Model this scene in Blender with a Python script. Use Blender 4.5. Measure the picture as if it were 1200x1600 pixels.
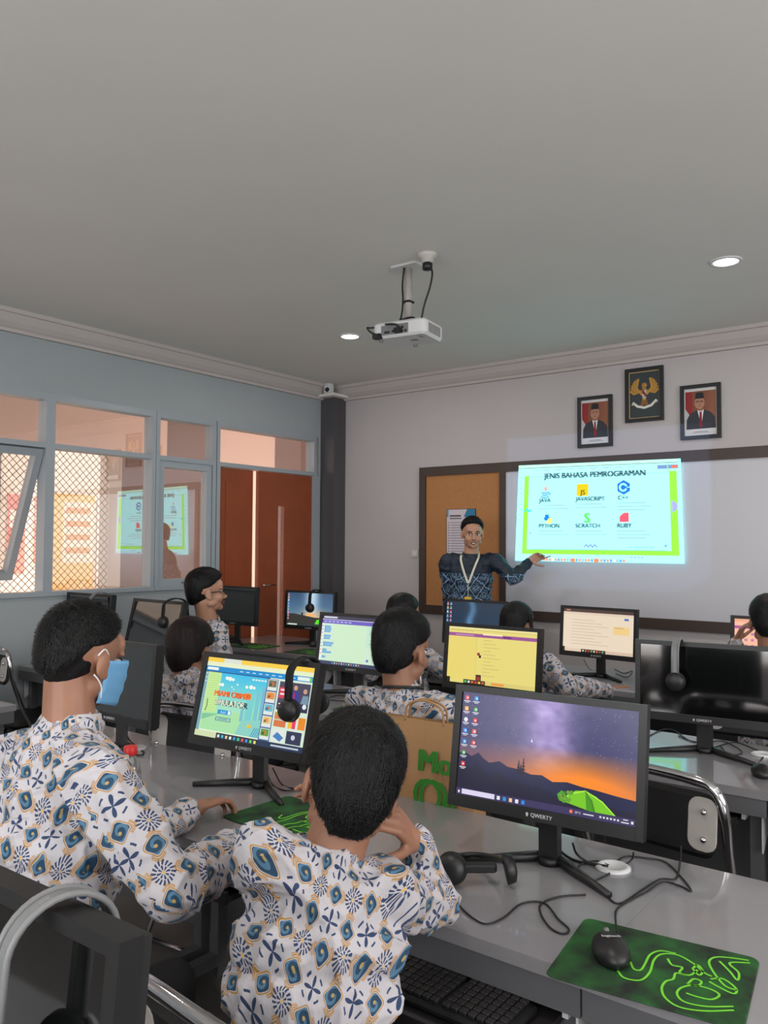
import bpy, bmesh, math, random
from mathutils import Vector, Matrix, noise, Euler
random.seed(7)
PI = math.pi
S = bpy.context.scene
C = S.collection
for o in list(bpy.data.objects): bpy.data.objects.remove(o)

# ------------------------------------------------------------------ camera, world, lights, exposure
EYE = 1.535                                   # eye height above the floor
FPX = 1262.6                                  # focal length in pixels of the 1200x1600 frame
def _cam():
    y, p, r = math.radians(37.105), math.radians(2.305), math.radians(0.306)
    f = Vector((-math.sin(y)*math.cos(p), math.cos(y)*math.cos(p), math.sin(p)))
    rt = Vector((math.cos(y), math.sin(y), 0)); up = rt.cross(f)
    return math.cos(r)*rt+math.sin(r)*up, -math.sin(r)*rt+math.cos(r)*up, f
RT, UP, FW = _cam()
cd = bpy.data.cameras.new('camera'); cam = bpy.data.objects.new('camera', cd); C.objects.link(cam)
cd.sensor_fit = 'HORIZONTAL'; cd.sensor_width = 24.0; cd.lens = FPX/1200*24.0; cd.clip_start = 0.02
cam.matrix_world = Matrix(((RT.x, UP.x, -FW.x, 0), (RT.y, UP.y, -FW.y, 0), (RT.z, UP.z, -FW.z, EYE), (0, 0, 0, 1)))
S.camera = cam
S.view_settings.view_transform = 'Standard'; S.view_settings.look = 'None'
S.view_settings.gamma = 1.0; S.view_settings.use_curve_mapping = False
S.view_settings.exposure = 0.0

def at(px, py, d):                            # point seen at a pixel, d metres ahead
    v = RT*((px-600)/FPX) + UP*((800-py)/FPX) + FW
    return v*d + Vector((0, 0, EYE))
def onz(px, py, z):                           # point seen at a pixel on the level z
    v = RT*((px-600)/FPX) + UP*((800-py)/FPX) + FW
    return v*((z-EYE)/v.z) + Vector((0, 0, EYE))

w = bpy.data.worlds.new('daylight'); S.world = w; w.use_nodes = True
w.node_tree.nodes['Background'].inputs[0].default_value = (1.0, 0.91, 0.85, 1)
w.node_tree.nodes['Background'].inputs[1].default_value = 3.1

def light(name, kind, loc, rot, energy, col, **k):
    d = bpy.data.lights.new(name, kind); d.energy = energy; d.color = col
    for a, b in k.items(): setattr(d, a, b)
    o = bpy.data.objects.new(name, d); o.location = loc; o.rotation_euler = rot; C.objects.link(o); return o
light('sun', 'SUN', (0, 0, 8), (0, math.radians(38), math.radians(10)), 1.3, (1.0, 0.9, 0.78), angle=0.03)
light('rear_fill', 'AREA', (-0.6, -2.93, 1.75), (math.radians(-118), 0, PI), 102, (0.85, 0.95, 0.97), shape='RECTANGLE', size=4.6, size_y=1.5)  # added unseen fill from behind, tilted up to brighten the ceiling
light('right_fill', 'AREA', (2.93, 1.2, 1.75), (0, math.radians(112), 0), 58, (0.87, 0.95, 0.98), shape='RECTANGLE', size=1.4, size_y=4.6)  # added unseen fill from the right side, angled upward

# ------------------------------------------------------------------ helpers
def lin(c):
    return tuple(((x/255)/12.92 if x/255 <= 0.04045 else ((x/255+0.055)/1.055)**2.4) for x in c[:3])
def tag(o, label=None, cat=None, group=None, kind=None):
    if label: o['label'] = label
    if cat: o['category'] = cat
    if group: o['group'] = group
    if kind: o['kind'] = kind
    return o
def empty(name, loc=(0, 0, 0), rz=0.0):
    o = bpy.data.objects.new(name, None); o.location = loc; o.rotation_euler = (0, 0, rz)
    o.empty_display_size = 0.05; C.objects.link(o); return o

def mat(name, col, rough=0.6, metal=0.0, spec=0.5, noise_amt=0.0, noise_scale=20, bump=0.0, bump_scale=60, coat=0.0, sss=0.0):
    m = bpy.data.materials.new(name); m.use_nodes = True; nt = m.node_tree; b = nt.nodes['Principled BSDF']
    c = (*lin(col), 1)
    b.inputs['Base Color'].default_value = c; b.inputs['Roughness'].default_value = rough
    b.inputs['Metallic'].default_value = metal; b.inputs['Specular IOR Level'].default_value = spec
    b.inputs['Coat Weight'].default_value = coat; b.inputs['Coat Roughness'].default_value = 0.05
    if sss: b.inputs['Subsurface Weight'].default_value = sss; b.inputs['Subsurface Radius'].default_value = (0.01, 0.004, 0.002)
    tc = nt.nodes.new('ShaderNodeTexCoord')
    if noise_amt:
        n = nt.nodes.new('ShaderNodeTexNoise'); n.inputs['Scale'].default_value = noise_scale; n.inputs['Detail'].default_value = 5
        r = nt.nodes.new('ShaderNodeValToRGB')
        r.color_ramp.elements[0].position = 0.3; r.color_ramp.elements[1].position = 0.7
        r.color_ramp.elements[0].color = tuple(x*(1-noise_amt) for x in c[:3])+(1,)
        r.color_ramp.elements[1].color = tuple(min(1, x*(1+noise_amt)) for x in c[:3])+(1,)
        nt.links.new(tc.outputs['Object'], n.inputs['Vector']); nt.links.new(n.outputs['Fac'], r.inputs['Fac'])
        nt.links.new(r.outputs['Color'], b.inputs['Base Color'])
    if bump:
        n = nt.nodes.new('ShaderNodeTexNoise'); n.inputs['Scale'].default_value = bump_scale; n.inputs['Detail'].default_value = 4
        bp = nt.nodes.new('ShaderNodeBump'); bp.inputs['Strength'].default_value = bump; bp.inputs['Distance'].default_value = 0.01
        nt.links.new(tc.outputs['Object'], n.inputs['Vector']); nt.links.new(n.outputs['Fac'], bp.inputs['Height'])
        nt.links.new(bp.outputs['Normal'], b.inputs['Normal'])
    return m

def attr_mat(name, emit=0.0, rough=0.5, spec=0.4):
    m = bpy.data.materials.new(name); m.use_nodes = True; nt = m.node_tree; b = nt.nodes['Principled BSDF']
    a = nt.nodes.new('ShaderNodeAttribute'); a.attribute_name = 'Col'
    b.inputs['Roughness'].default_value = rough; b.inputs['Specular IOR Level'].default_value = spec
    if emit:
        b.inputs['Base Color'].default_value = (0.01, 0.01, 0.01, 1)
        nt.links.new(a.outputs['Color'], b.inputs['Emission Color']); b.inputs['Emission Strength'].default_value = emit
    else:
        nt.links.new(a.outputs['Color'], b.inputs['Base Color'])
    return m
def emit_mat(name, col, st):
    m = bpy.data.materials.new(name); m.use_nodes = True; nt = m.node_tree; b = nt.nodes['Principled BSDF']
    b.inputs['Base Color'].default_value = (0.8, 0.8, 0.8, 1)
    b.inputs['Emission Color'].default_value = (*lin(col), 1); b.inputs['Emission Strength'].default_value = st
    return m

class MB:
    """collects shapes; build() links them as ONE mesh object"""
    def __init__(s): s.v = []; s.f = []; s.mi = []; s.col = []; s.c = (1, 1, 1); s.m = 0; s.smooth = False; s.sm = []
    def add(s, vs, fs, cols=None):
        b = len(s.v); s.v += [Vector(v) for v in vs]
        for i, f in enumerate(fs):
            s.f.append([b+k for k in f]); s.mi.append(s.m); s.sm.append(s.smooth)
            s.col.append([cols[k] for k in f] if cols else [s.c]*len(f))
    def box(s, lo, hi, M=None):
        x0, y0, z0 = lo; x1, y1, z1 = hi
        vs = [Vector(p) for p in ((x0,y0,z0),(x1,y0,z0),(x1,y1,z0),(x0,y1,z0),(x0,y0,z1),(x1,y0,z1),(x1,y1,z1),(x0,y1,z1))]
        if M: vs = [M @ v for v in vs]
        s.add(vs, [(0,3,2,1),(4,5,6,7),(0,1,5,4),(1,2,6,5),(2,3,7,6),(3,0,4,7)])
    def rbox(s, lo, hi, r, M=None, n=4):      # box whose vertical edges are rounded and whose rims are bevelled
        x0, y0, z0 = lo; x1, y1, z1 = hi; out = []
        e = min(r*0.4, (z1-z0)*0.45)
        def ring(z, k):
            pts = []
            for cx, cy, a0 in ((x1-r, y1-r, 0), (x0+r, y1-r, 90), (x0+r, y0+r, 180), (x1-r, y0+r, 270)):
                for i in range(n+1):
                    a = math.radians(a0+90*i/n); pts.append(Vector((cx+(r-k)*math.cos(a), cy+(r-k)*math.sin(a), z)))
            return pts
        rings = [ring(z0, e), ring(z0+e, 0), ring(z1-e, 0), ring(z1, e)]
        N = len(rings[0]); vs = [p for q in rings for p in q]
        if M: vs = [M @ v for v in vs]
        fs = [tuple(reversed(range(N))), tuple(range(3*N, 4*N))]
        for k in range(3):
            for i in range(N): fs.append((k*N+i, k*N+(i+1) % N, (k+1)*N+(i+1) % N, (k+1)*N+i))
        s.add(vs, fs)
    def tube(s, pts, r, n=8, caps=True):
        pts = [Vector(p) for p in pts]; rr = r if isinstance(r, (list, tuple)) else [r]*len(pts)
        if len(pts) < 2: return
        vs = []; T = (pts[1]-pts[0]).normalized()
        a = T.orthogonal().normalized()
        for i, p in enumerate(pts):
            t = ((pts[min(i+1, len(pts)-1)]-pts[max(i-1, 0)])).normalized()
            a = (a - t*a.dot(t)); a = a.normalized() if a.length > 1e-6 else t.orthogonal().normalized()
            b = t.cross(a)
            for k in range(n):
                g = 2*PI*k/n; vs.append(p + (a*math.cos(g)+b*math.sin(g))*rr[i])
        fs = []
        for i in range(len(pts)-1):
            for k in range(n): fs.append((i*n+k, i*n+(k+1) % n, (i+1)*n+(k+1) % n, (i+1)*n+k))
        if caps: fs += [tuple(reversed(range(n))), tuple((len(pts)-1)*n+k for k in range(n))]
        q = s.smooth; s.smooth = True; s.add(vs, fs); s.smooth = q
    def curve(s, pts, r, n=6, sub=6):
        s.tube(spline(pts, sub), r, n)
    def lathe(s, prof, M=None, n=24):         # prof: (radius, z) pairs
        vs = []; fs = []
        for r, z in prof:
            for k in range(n):
                g = 2*PI*k/n; vs.append(Vector((r*math.cos(g), r*math.sin(g), z)))
        if M: vs = [M @ v for v in vs]
        for i in range(len(prof)-1):
            for k in range(n): fs.append((i*n+k, i*n+(k+1) % n, (i+1)*n+(k+1) % n, (i+1)*n+k))
        fs += [tuple(reversed(range(n))), tuple((len(prof)-1)*n+k for k in range(n))]
        q = s.smooth; s.smooth = True; s.add(vs, fs); s.smooth = q
    def ball(s, c, r, M=None, n=16, m=10):    # ellipsoid
        c = Vector(c); r = Vector(r) if not isinstance(r, (int, float)) else Vector((r, r, r))
        vs = [Vector((0, 0, -r.z))]; fs = []
        for j in range(1, m):
            t = -PI/2+PI*j/m
            for k in range(n):
                g = 2*PI*k/n; vs.append(Vector((r.x*math.cos(t)*math.cos(g), r.y*math.cos(t)*math.sin(g), r.z*math.sin(t))))
        vs.append(Vector((0, 0, r.z)))
        if M: vs = [M @ v for v in vs]
        vs = [v+c for v in vs]
        for k in range(n): fs.append((0, 1+(k+1) % n, 1+k))
        for j in range(m-2):
            for k in range(n): fs.append((1+j*n+k, 1+j*n+(k+1) % n, 1+(j+1)*n+(k+1) % n, 1+(j+1)*n+k))
        b = 1+(m-2)*n
        for k in range(n): fs.append((b+k, b+(k+1) % n, len(vs)-1))
        q = s.smooth; s.smooth = True; s.add(vs, fs); s.smooth = q
    def cone(s, p0, r0, p1, r1, n=14):        # tapered capsule, closed
        p0 = Vector(p0); p1 = Vector(p1); d = p1-p0; L = d.length
        if L < 1e-5: return s.ball(p0, max(r0, r1))
        t = d/L; P = []; R = []
        for i in range(5):
            g = PI/2*i/4; P.append(p0 - t*r0*math.cos(g)); R.append(max(1e-4, r0*math.sin(g)))
        P.append(p0+d*0.5); R.append((r0+r1)/2)
        for i in range(5):
            g = PI/2*i/4; P.append(p1 + t*r1*math.sin(g)); R.append(max(1e-4, r1*math.cos(g)))
        s.tube(P, R, n)
    def prism(s, poly, axis, a, b):           # 2D polygon extruded along an axis from a to b
        f = {'x': lambda u, v, w: (w, u, v), 'y': lambda u, v, w: (u, w, v), 'z': lambda u, v, w: (u, v, w)}[axis]
        n = len(poly); vs = [Vector(f(u, v, a)) for u, v in poly]+[Vector(f(u, v, b)) for u, v in poly]
        fs = [tuple(range(n)), tuple(reversed(range(n, 2*n)))]
        for i in range(n): fs.append((i, n+i, n+(i+1) % n, (i+1) % n))
        s.add(vs, fs)
    def build(s, name, mats, parent=None, loc=None, fix=True):
        me = bpy.data.meshes.new(name); me.from_pydata([tuple(v) for v in s.v], [], s.f)
        for m in (mats if isinstance(mats, (list, tuple)) else [mats]): me.materials.append(m)
        me.polygons.foreach_set('material_index', s.mi)
        me.polygons.foreach_set('use_smooth', s.sm)
        if any(c != (1, 1, 1) for f in s.col for c in f):
            a = me.color_attributes.new('Col', 'FLOAT_COLOR', 'CORNER')
            flat = []
            for f in s.col:
                for c in f: flat += [c[0], c[1], c[2], 1.0]
            a.data.foreach_set('color', flat)
        if fix:
            bm = bmesh.new(); bm.from_mesh(me); bmesh.ops.recalc_face_normals(bm, faces=bm.faces); bm.to_mesh(me); bm.free()
        me.update()
        o = bpy.data.objects.new(name, me); C.objects.link(o)
        if parent is not None: o.parent = parent
        if loc is not None: o.location = loc
        return o

def spline(pts, sub=6):                       # Catmull-Rom through the points
    P = [Vector(p) for p in pts]; P = [P[0]*2-P[1]]+P+[P[-1]*2-P[-2]]; out = []
    for i in range(1, len(P)-2):
        for k in range(sub):
            t = k/sub; a, b, c, d = P[i-1:i+3]
            out.append(0.5*((2*b)+(c-a)*t+(2*a-5*b+4*c-d)*t*t+(3*b-a-3*c+d)*t**3))
    out.append(P[-2]); return out
def Rz(a): return Matrix.Rotation(a, 4, 'Z')
def Rx(a): return Matrix.Rotation(a, 4, 'X')
def Ry(a): return Matrix.Rotation(a, 4, 'Y')
def Tr(*p): return Matrix.Translation(Vector(p))

_txt = {}
def text2d(s):                                # built-in font turned into flat triangles, cap height about 1
    if s not in _txt:
        cu = bpy.data.curves.new('t', 'FONT'); cu.body = s; cu.size = 1.0; cu.resolution_u = 3
        o = bpy.data.objects.new('t', cu); C.objects.link(o)
        dg = bpy.context.evaluated_depsgraph_get(); dg.update()
        me = bpy.data.meshes.new_from_object(o.evaluated_get(dg))
        vs = [(v.co.x/0.73, v.co.y/0.73) for v in me.vertices]; fs = [tuple(p.vertices) for p in me.polygons]
        W = max([v[0] for v in vs] or [1])
        _txt[s] = (vs, fs, W); bpy.data.objects.remove(o); bpy.data.curves.remove(cu); bpy.data.meshes.remove(me)
    return _txt[s]
class Canvas:
    """flat artwork in 0..1 coordinates (v down) laid on a quad; one mesh"""
    def __init__(s, fn, aspect): s.mb = MB(); s.fn = fn; s.asp = aspect; s.l = 0
    def layer(s): s.l += 1
    def poly(s, pts, col, up=True):
        if up: s.l += 0.02
        s.mb.c = lin(col); s.mb.add([s.fn(u, v, s.l) for u, v in pts], [tuple(range(len(pts)))])
    def rect(s, u0, v0, u1, v1, col): s.poly([(u0, v1), (u1, v1), (u1, v0), (u0, v0)], col)
    def disc(s, u, v, r, col, ry=None, a0=0, a1=360, n=20):   # r in units of v
        ry = ry or r; pts = [(u+r/s.asp*math.cos(math.radians(a0+(a1-a0)*i/n)), v-ry*math.sin(math.radians(a0+(a1-a0)*i/n))) for i in range(n if a1-a0 == 360 else n+1)]
        s.poly(pts, col)
    def line(s, pts, w, col):
        s.l += 0.02; s.mb.c = lin(col)
        for (u0, v0), (u1, v1) in zip(pts[:-1], pts[1:]):
            dx = (u1-u0)*s.asp; dy = v1-v0; L = math.hypot(dx, dy) or 1e-6; nx = -dy/L*w/2; ny = dx/L*w/2
            ex = dx/L*w*0.25; ey = dy/L*w*0.25
            q = [(u0+(nx-ex)/s.asp, v0+ny-ey), (u1+(nx+ex)/s.asp, v1+ny+ey), (u1-(nx-ex)/s.asp, v1-ny+ey), (u0-(nx+ex)/s.asp, v0-ny-ey)]
            s.mb.add([s.fn(u, v, s.l) for u, v in q], [(0, 1, 2, 3)]); s.l += 0.001
    def grid(s, u0, v0, u1, v1, nx, ny, f):
        vs = []; cs = []
        for j in range(ny+1):
            for i in range(nx+1):
                a, b = i/nx, j/ny; vs.append(s.fn(u0+(u1-u0)*a, v0+(v1-v0)*b, s.l)); cs.append(lin(f(a, b)))
        s.mb.add(vs, [(j*(nx+1)+i, (j+1)*(nx+1)+i, (j+1)*(nx+1)+i+1, j*(nx+1)+i+1) for j in range(ny) for i in range(nx)], cs)
        s.l += 0.02
    def text(s, t, u, v, h, col, al='l', bold=0.0):
        vs, fs, W = text2d(t); s.l += 0.02; s.mb.c = lin(col)
        for dx in ([0] if not bold else [-bold, bold]):
            x0 = u - (W*h/s.asp)*({'l': 0, 'c': 0.5, 'r': 1}[al]) + dx*h/s.asp
            s.mb.add([s.fn(x0+x*h/s.asp, v-y*h, s.l) for x, y in vs], fs); s.l += 0.004
    def build(s, name, m, parent=None): return s.mb.build(name, m, parent, fix=False)
def mix(a, b, t): t = max(0, min(1, t)); return tuple(x+(y-x)*t for x, y in zip(a, b))

# node expressions
class X:
    nt = None
    def __init__(s, o): s.o = o
    @staticmethod
    def op(n, *a):
        k = X.nt.nodes.new('ShaderNodeMath'); k.operation = n
        for i, q in enumerate(a):
            if isinstance(q, X): X.nt.links.new(q.o, k.inputs[i])
            else: k.inputs[i].default_value = q
        return X(k.outputs[0])
    def __add__(s, b): return X.op('ADD', s, b)
    def __radd__(s, b): return X.op('ADD', b, s)
    def __sub__(s, b): return X.op('SUBTRACT', s, b)
    def __rsub__(s, b): return X.op('SUBTRACT', b, s)
    def __mul__(s, b): return X.op('MULTIPLY', s, b)
    def __rmul__(s, b): return X.op('MULTIPLY', b, s)
    def __truediv__(s, b): return X.op('DIVIDE', s, b)
    def __lt__(s, b): return X.op('LESS_THAN', s, b)
    def __gt__(s, b): return X.op('GREATER_THAN', s, b)
    def abs(s): return X.op('ABSOLUTE', s)
    def floor(s): return X.op('FLOOR', s)
    def fr(s): return X.op('FRACT', s)
    def cos(s): return X.op('COSINE', s)
    def sin(s): return X.op('SINE', s)
    def pw(s, e): return X.op('POWER', s, e)
    def mx(s, b): return X.op('MAXIMUM', s, b)
    def mn(s, b): return X.op('MINIMUM', s, b)
def mixc(fac, a, b):
    k = X.nt.nodes.new('ShaderNodeMix'); k.data_type = 'RGBA'
    X.nt.links.new(fac.o, k.inputs[0])
    for i, q in ((6, a), (7, b)):
        if isinstance(q, tuple): k.inputs[i].default_value = (*lin(q), 1)
        else: X.nt.links.new(q, k.inputs[i])
    return k.outputs[2]

def batik_mat():
    m = bpy.data.materials.new('white_batik_cotton'); m.use_nodes = True; nt = m.node_tree; X.nt = nt; b = nt.nodes['Principled BSDF']
    uv = nt.nodes.new('ShaderNodeTexCoord'); sp = nt.nodes.new('ShaderNodeSeparateXYZ'); nt.links.new(uv.outputs['UV'], sp.inputs[0])
    nz = nt.nodes.new('ShaderNodeTexNoise'); nz.inputs['Scale'].default_value = 60; nt.links.new(uv.outputs['UV'], nz.inputs['Vector'])
    N = X(nz.outputs['Fac']) - 0.5
    a = math.radians(28); k = 1/0.072
    u0, v0 = X(sp.outputs[0]), X(sp.outputs[1])
    u = (u0*math.cos(a) + v0*math.sin(a))*k; v = (v0*math.cos(a) - u0*math.sin(a))*k
    x = u.fr()-0.5; y = v.fr()-0.5
    d = (x.abs().pw(5)+y.abs().pw(5)).pw(0.2) + N*0.012
    r0 = (x*x+y*y).pw(0.5)
    xs = (u+0.5).fr()-0.5; ys = (v+0.5).fr()-0.5
    r = (xs*xs+ys*ys).pw(0.5); th = X.op('ARCTAN2', ys, xs)
    par = X.op('ABSOLUTE', X.op('MODULO', (u+0.5).floor()+(v+0.5).floor(), 2.0)) > 0.5
    petals = (r < ((th*2).sin().abs().pw(3.0)*0.29+0.02))
    arcs = (((r-0.34).abs() < 0.028)*(((th*4).cos() > 0.55)*((th*2).cos().abs() > 0.5)))
    flower = petals.mx(arcs)
    rr = (xs.abs().mx(ys.abs())*0.6+r*0.4)
    l1 = (rr > 0.05)*(rr < 0.15)*((th*8+0.0).cos() > 0.0)
    l2 = (rr > 0.17)*(rr < 0.30)*((th*16+rr*14.0).cos() > -0.05)
    burst = l1.mx(l2)
    gdot = (r < 0.04)*par
    leaf = par*burst + (1.0-par)*flower
    gold = ((d-0.238).abs() < 0.013)
    bcell = ((d-0.302).abs() < 0.040)*par*((X.op('ARCTAN2', y, x)*2).sin().abs() > 0.42)*((d*150.0+N*14.0).sin() > -0.45)
    gold = gold.mx(bcell)
    blue = (d < 0.205)
    swirl = ((r0*30.0 + X.op('ARCTAN2', y, x)).sin() > 0.3)
    eye = ((x-0.03)*(x-0.03)+(y-0.02)*(y-0.02) < 0.0022)
    c = mixc(leaf, (188, 184, 190), (48, 64, 98))
    c = mixc(gold, c, (176, 128, 50))
    c = mixc(gdot, c, (214, 170, 90))
    cb = mixc(swirl, (40, 70, 96), (82, 118, 146)); cb = mixc(eye, cb, (178, 152, 92))
    c = mixc(blue, c, cb)
    nt.links.new(c, b.inputs['Base Color']); b.inputs['Roughness'].default_value = 0.75
    b.inputs['Specular IOR Level'].default_value = 0.25; b.inputs['Sheen Weight'].default_value = 0.1
    wv = nt.nodes.new('ShaderNodeTexNoise'); wv.inputs['Scale'].default_value = 14; wv.inputs['Detail'].default_value = 3
    nt.links.new(uv.outputs['UV'], wv.inputs['Vector'])
    bp = nt.nodes.new('ShaderNodeBump'); bp.inputs['Strength'].default_value = 0.5; bp.inputs['Distance'].default_value = 0.02
    nt.links.new(wv.outputs['Fac'], bp.inputs['Height']); nt.links.new(bp.outputs['Normal'], b.inputs['Normal'])
    return m
def navy_batik_mat():
    m = bpy.data.materials.new('navy_batik_cotton'); m.use_nodes = True; nt = m.node_tree; X.nt = nt; b = nt.nodes['Principled BSDF']
    uv = nt.nodes.new('ShaderNodeTexCoord'); sp = nt.nodes.new('ShaderNodeSeparateXYZ'); nt.links.new(uv.outputs['UV'], sp.inputs[0])
    so = nt.nodes.new('ShaderNodeSeparateXYZ'); nt.links.new(uv.outputs['Object'], so.inputs[0])
    nz = nt.nodes.new('ShaderNodeTexNoise'); nz.inputs['Scale'].default_value = 30; nt.links.new(uv.outputs['UV'], nz.inputs['Vector'])
    N = X(nz.outputs['Fac'])-0.5
    u0, v0 = X(sp.outputs[0]), X(sp.outputs[1]); k = 7.0
    u = (u0+v0)*k+N*0.3; v = (v0-u0)*k+N*0.3
    x = u.fr()-0.5; y = v.fr()-0.5; r = (x*x+y*y).pw(0.5); th = X.op('ARCTAN2', y, x)
    lines = (x.abs().mx(y.abs()) > 0.46)
    star = (r < ((th*4).cos().abs()*0.2+0.12))*(r > 0.09)*((r*60.0).sin() > -0.2)
    ring = ((r-0.34).abs() < 0.022)*((th*12).cos() > -0.2)
    pat = lines.mx(star).mx(ring)
    low = (X(so.outputs[2]) < 1.32)
    pat = pat*low
    dots = ((N > 0.08)*low)
    c = mixc(dots, (20, 34, 52), (28, 62, 92)); c = mixc(pat, c, (120, 150, 182))
    nt.links.new(c, b.inputs['Base Color']); b.inputs['Roughness'].default_value = 0.6
    return m

M = {}
M['wall'] = mat('painted_plaster_wall', (188, 182, 184), 0.85, noise_amt=0.02, noise_scale=3, bump=0.05, bump_scale=80)
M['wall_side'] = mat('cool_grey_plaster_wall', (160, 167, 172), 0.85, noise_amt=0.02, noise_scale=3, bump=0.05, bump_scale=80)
M['cornice'] = mat('painted_cornice', (192, 184, 182), 0.85)
M['ceiling'] = mat('painted_ceiling', (224, 222, 218), 0.9, noise_amt=0.015, noise_scale=2)
M['floor'] = mat('grey_floor_tile', (96, 92, 90), 0.35, noise_amt=0.08, noise_scale=6)
M['dark_column'] = mat('dark_grey_column_paint', (78, 76, 80), 0.35)
M['frame'] = mat('grey_window_aluminium', (160, 168, 176), 0.4, 0.1)
M['door'] = mat('orange_brown_door_veneer', (142, 68, 36), 0.35, noise_amt=0.12, noise_scale=5)
M['desk'] = mat('grey_desk_laminate', (136, 134, 138), 0.3, coat=0.8, noise_amt=0.03, noise_scale=30)
M['desk_edge'] = mat('dark_grey_desk_edge', (92, 92, 96), 0.45)
M['desk_dark'] = mat('black_keyboard_tray', (34, 32, 33), 0.5)
M['white_metal'] = mat('white_powder_coat', (205, 205, 208), 0.4)
M['black'] = mat('black_plastic', (24, 24, 26), 0.42, bump=0.03, bump_scale=400)
M['black_soft'] = mat('black_foam_padding', (20, 20, 21), 0.85)
M['grey_plastic'] = mat('grey_plastic', (120, 120, 122), 0.45)
M['screen_off'] = mat('switched_off_screen_glass', (10, 11, 12), 0.07, spec=1.0, coat=1.0)
M['screen_back'] = mat('monitor_back_plastic', (28, 28, 30), 0.5)
M['chrome'] = mat('chrome_tube', (200, 198, 200), 0.12, 1.0)
M['vinyl'] = mat('black_vinyl', (22, 21, 22), 0.45, bump=0.1, bump_scale=200)
M['seatplate'] = mat('grey_plastic_back_plate', (168, 162, 158), 0.4)
M['cable'] = mat('black_cable_rubber', (20, 20, 22), 0.5)
M['white_plastic'] = mat('white_plastic', (214, 214, 216), 0.4)
M['cream_plastic'] = mat('warm_white_plastic', (200, 196, 190), 0.5)
M['board_frame'] = mat('dark_brown_board_frame', (66, 52, 47), 0.45, noise_amt=0.06)
M['cork'] = mat('tan_felt_pinboard', (176, 122, 76), 0.9, noise_amt=0.05, noise_scale=40, bump=0.1, bump_scale=300)
M['whiteboard'] = mat('whiteboard_enamel', (196, 196, 204), 0.32)
M['pic_frame'] = mat('black_picture_frame', (26, 26, 30), 0.4)
M['print'] = attr_mat('printed_paper', 0, 0.6)
M['screen'] = attr_mat('lit_screen', 1.0, 0.3)
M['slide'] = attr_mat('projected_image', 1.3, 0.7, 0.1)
M['lamp'] = emit_mat('lit_lamp_diffuser', (255, 250, 240), 14)
M['skin'] = mat('tan_skin', (150, 106, 84), 0.5, noise_amt=0.06, noise_scale=25, bump=0.06, bump_scale=180, sss=0.08)
M['skin_light'] = mat('light_tan_skin', (184, 138, 114), 0.5, noise_amt=0.05, noise_scale=25, sss=0.08)
M['lips'] = mat('lips', (140, 78, 68), 0.45)
M['eye'] = mat('eye_white', (225, 220, 215), 0.2)
M['iris'] = mat('dark_iris', (20, 14, 12), 0.1)
M['hair'] = mat('black_hair', (9, 9, 11), 0.5, spec=0.3, bump=0.3, bump_scale=220)
M['hair_brown'] = mat('dark_brown_hair', (26, 15, 15), 0.5, spec=0.3, bump=0.3, bump_scale=220)
M['trousers'] = mat('dark_trouser_cloth', (30, 29, 33), 0.8)
M['shoe'] = mat('black_shoe_leather', (18, 17, 17), 0.4)
M['mask'] = mat('blue_surgical_mask', (110, 168, 214), 0.8, bump=0.1, bump_scale=120)
M['mask_loop'] = mat('white_elastic_loop', (222, 222, 224), 0.7)
M['kraft'] = mat('brown_kraft_paper', (168, 128, 88), 0.8, noise_amt=0.06, noise_scale=9, bump=0.25, bump_scale=12)
M['green_ink'] = mat('green_print', (44, 122, 34), 0.7)
M['pet'] = None
M['red_cap'] = mat('red_bottle_cap', (206, 40, 42), 0.4)
M['peach'] = mat('peach_corridor_plaster', (236, 204, 186), 0.85)
M['cream'] = mat('cream_exterior_wall', (222, 210, 198), 0.85, noise_amt=0.03, noise_scale=2)
M['brown_panel'] = mat('brown_corridor_panel', (132, 102, 90), 0.7, noise_amt=0.03)
M['net'] = mat('dark_net_cord', (104, 84, 66), 0.7)
M['lanyard'] = mat('pale_lanyard_ribbon', (206, 206, 190), 0.6)
M['yellow'] = mat('yellow_card', (222, 184, 40), 0.5)
M['batik'] = batik_mat(); M['navy_batik'] = navy_batik_mat()
def glass_mat(name, refl, tint=(1, 1, 1)):
    m = bpy.data.materials.new(name); m.use_nodes = True; nt = m.node_tree
    for n in list(nt.nodes):
        if n.type != 'OUTPUT_MATERIAL': nt.nodes.remove(n)
    out = nt.nodes['Material Output']; t = nt.nodes.new('ShaderNodeBsdfTransparent'); g = nt.nodes.new('ShaderNodeBsdfGlossy'); k = nt.nodes.new('ShaderNodeMixShader')
    t.inputs[0].default_value = (*tint, 1); g.inputs['Roughness'].default_value = 0.01; k.inputs[0].default_value = refl
    nt.links.new(t.outputs[0], k.inputs[1]); nt.links.new(g.outputs[0], k.inputs[2]); nt.links.new(k.outputs[0], out.inputs[0]); return m
M['glass'] = glass_mat('reflective_window_glass', 0.26)
M['pet'] = glass_mat('clear_bottle_plastic', 0.22, (0.86, 0.9, 0.92))
M['lens'] = glass_mat('clear_spectacle_lens', 0.12)
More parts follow.
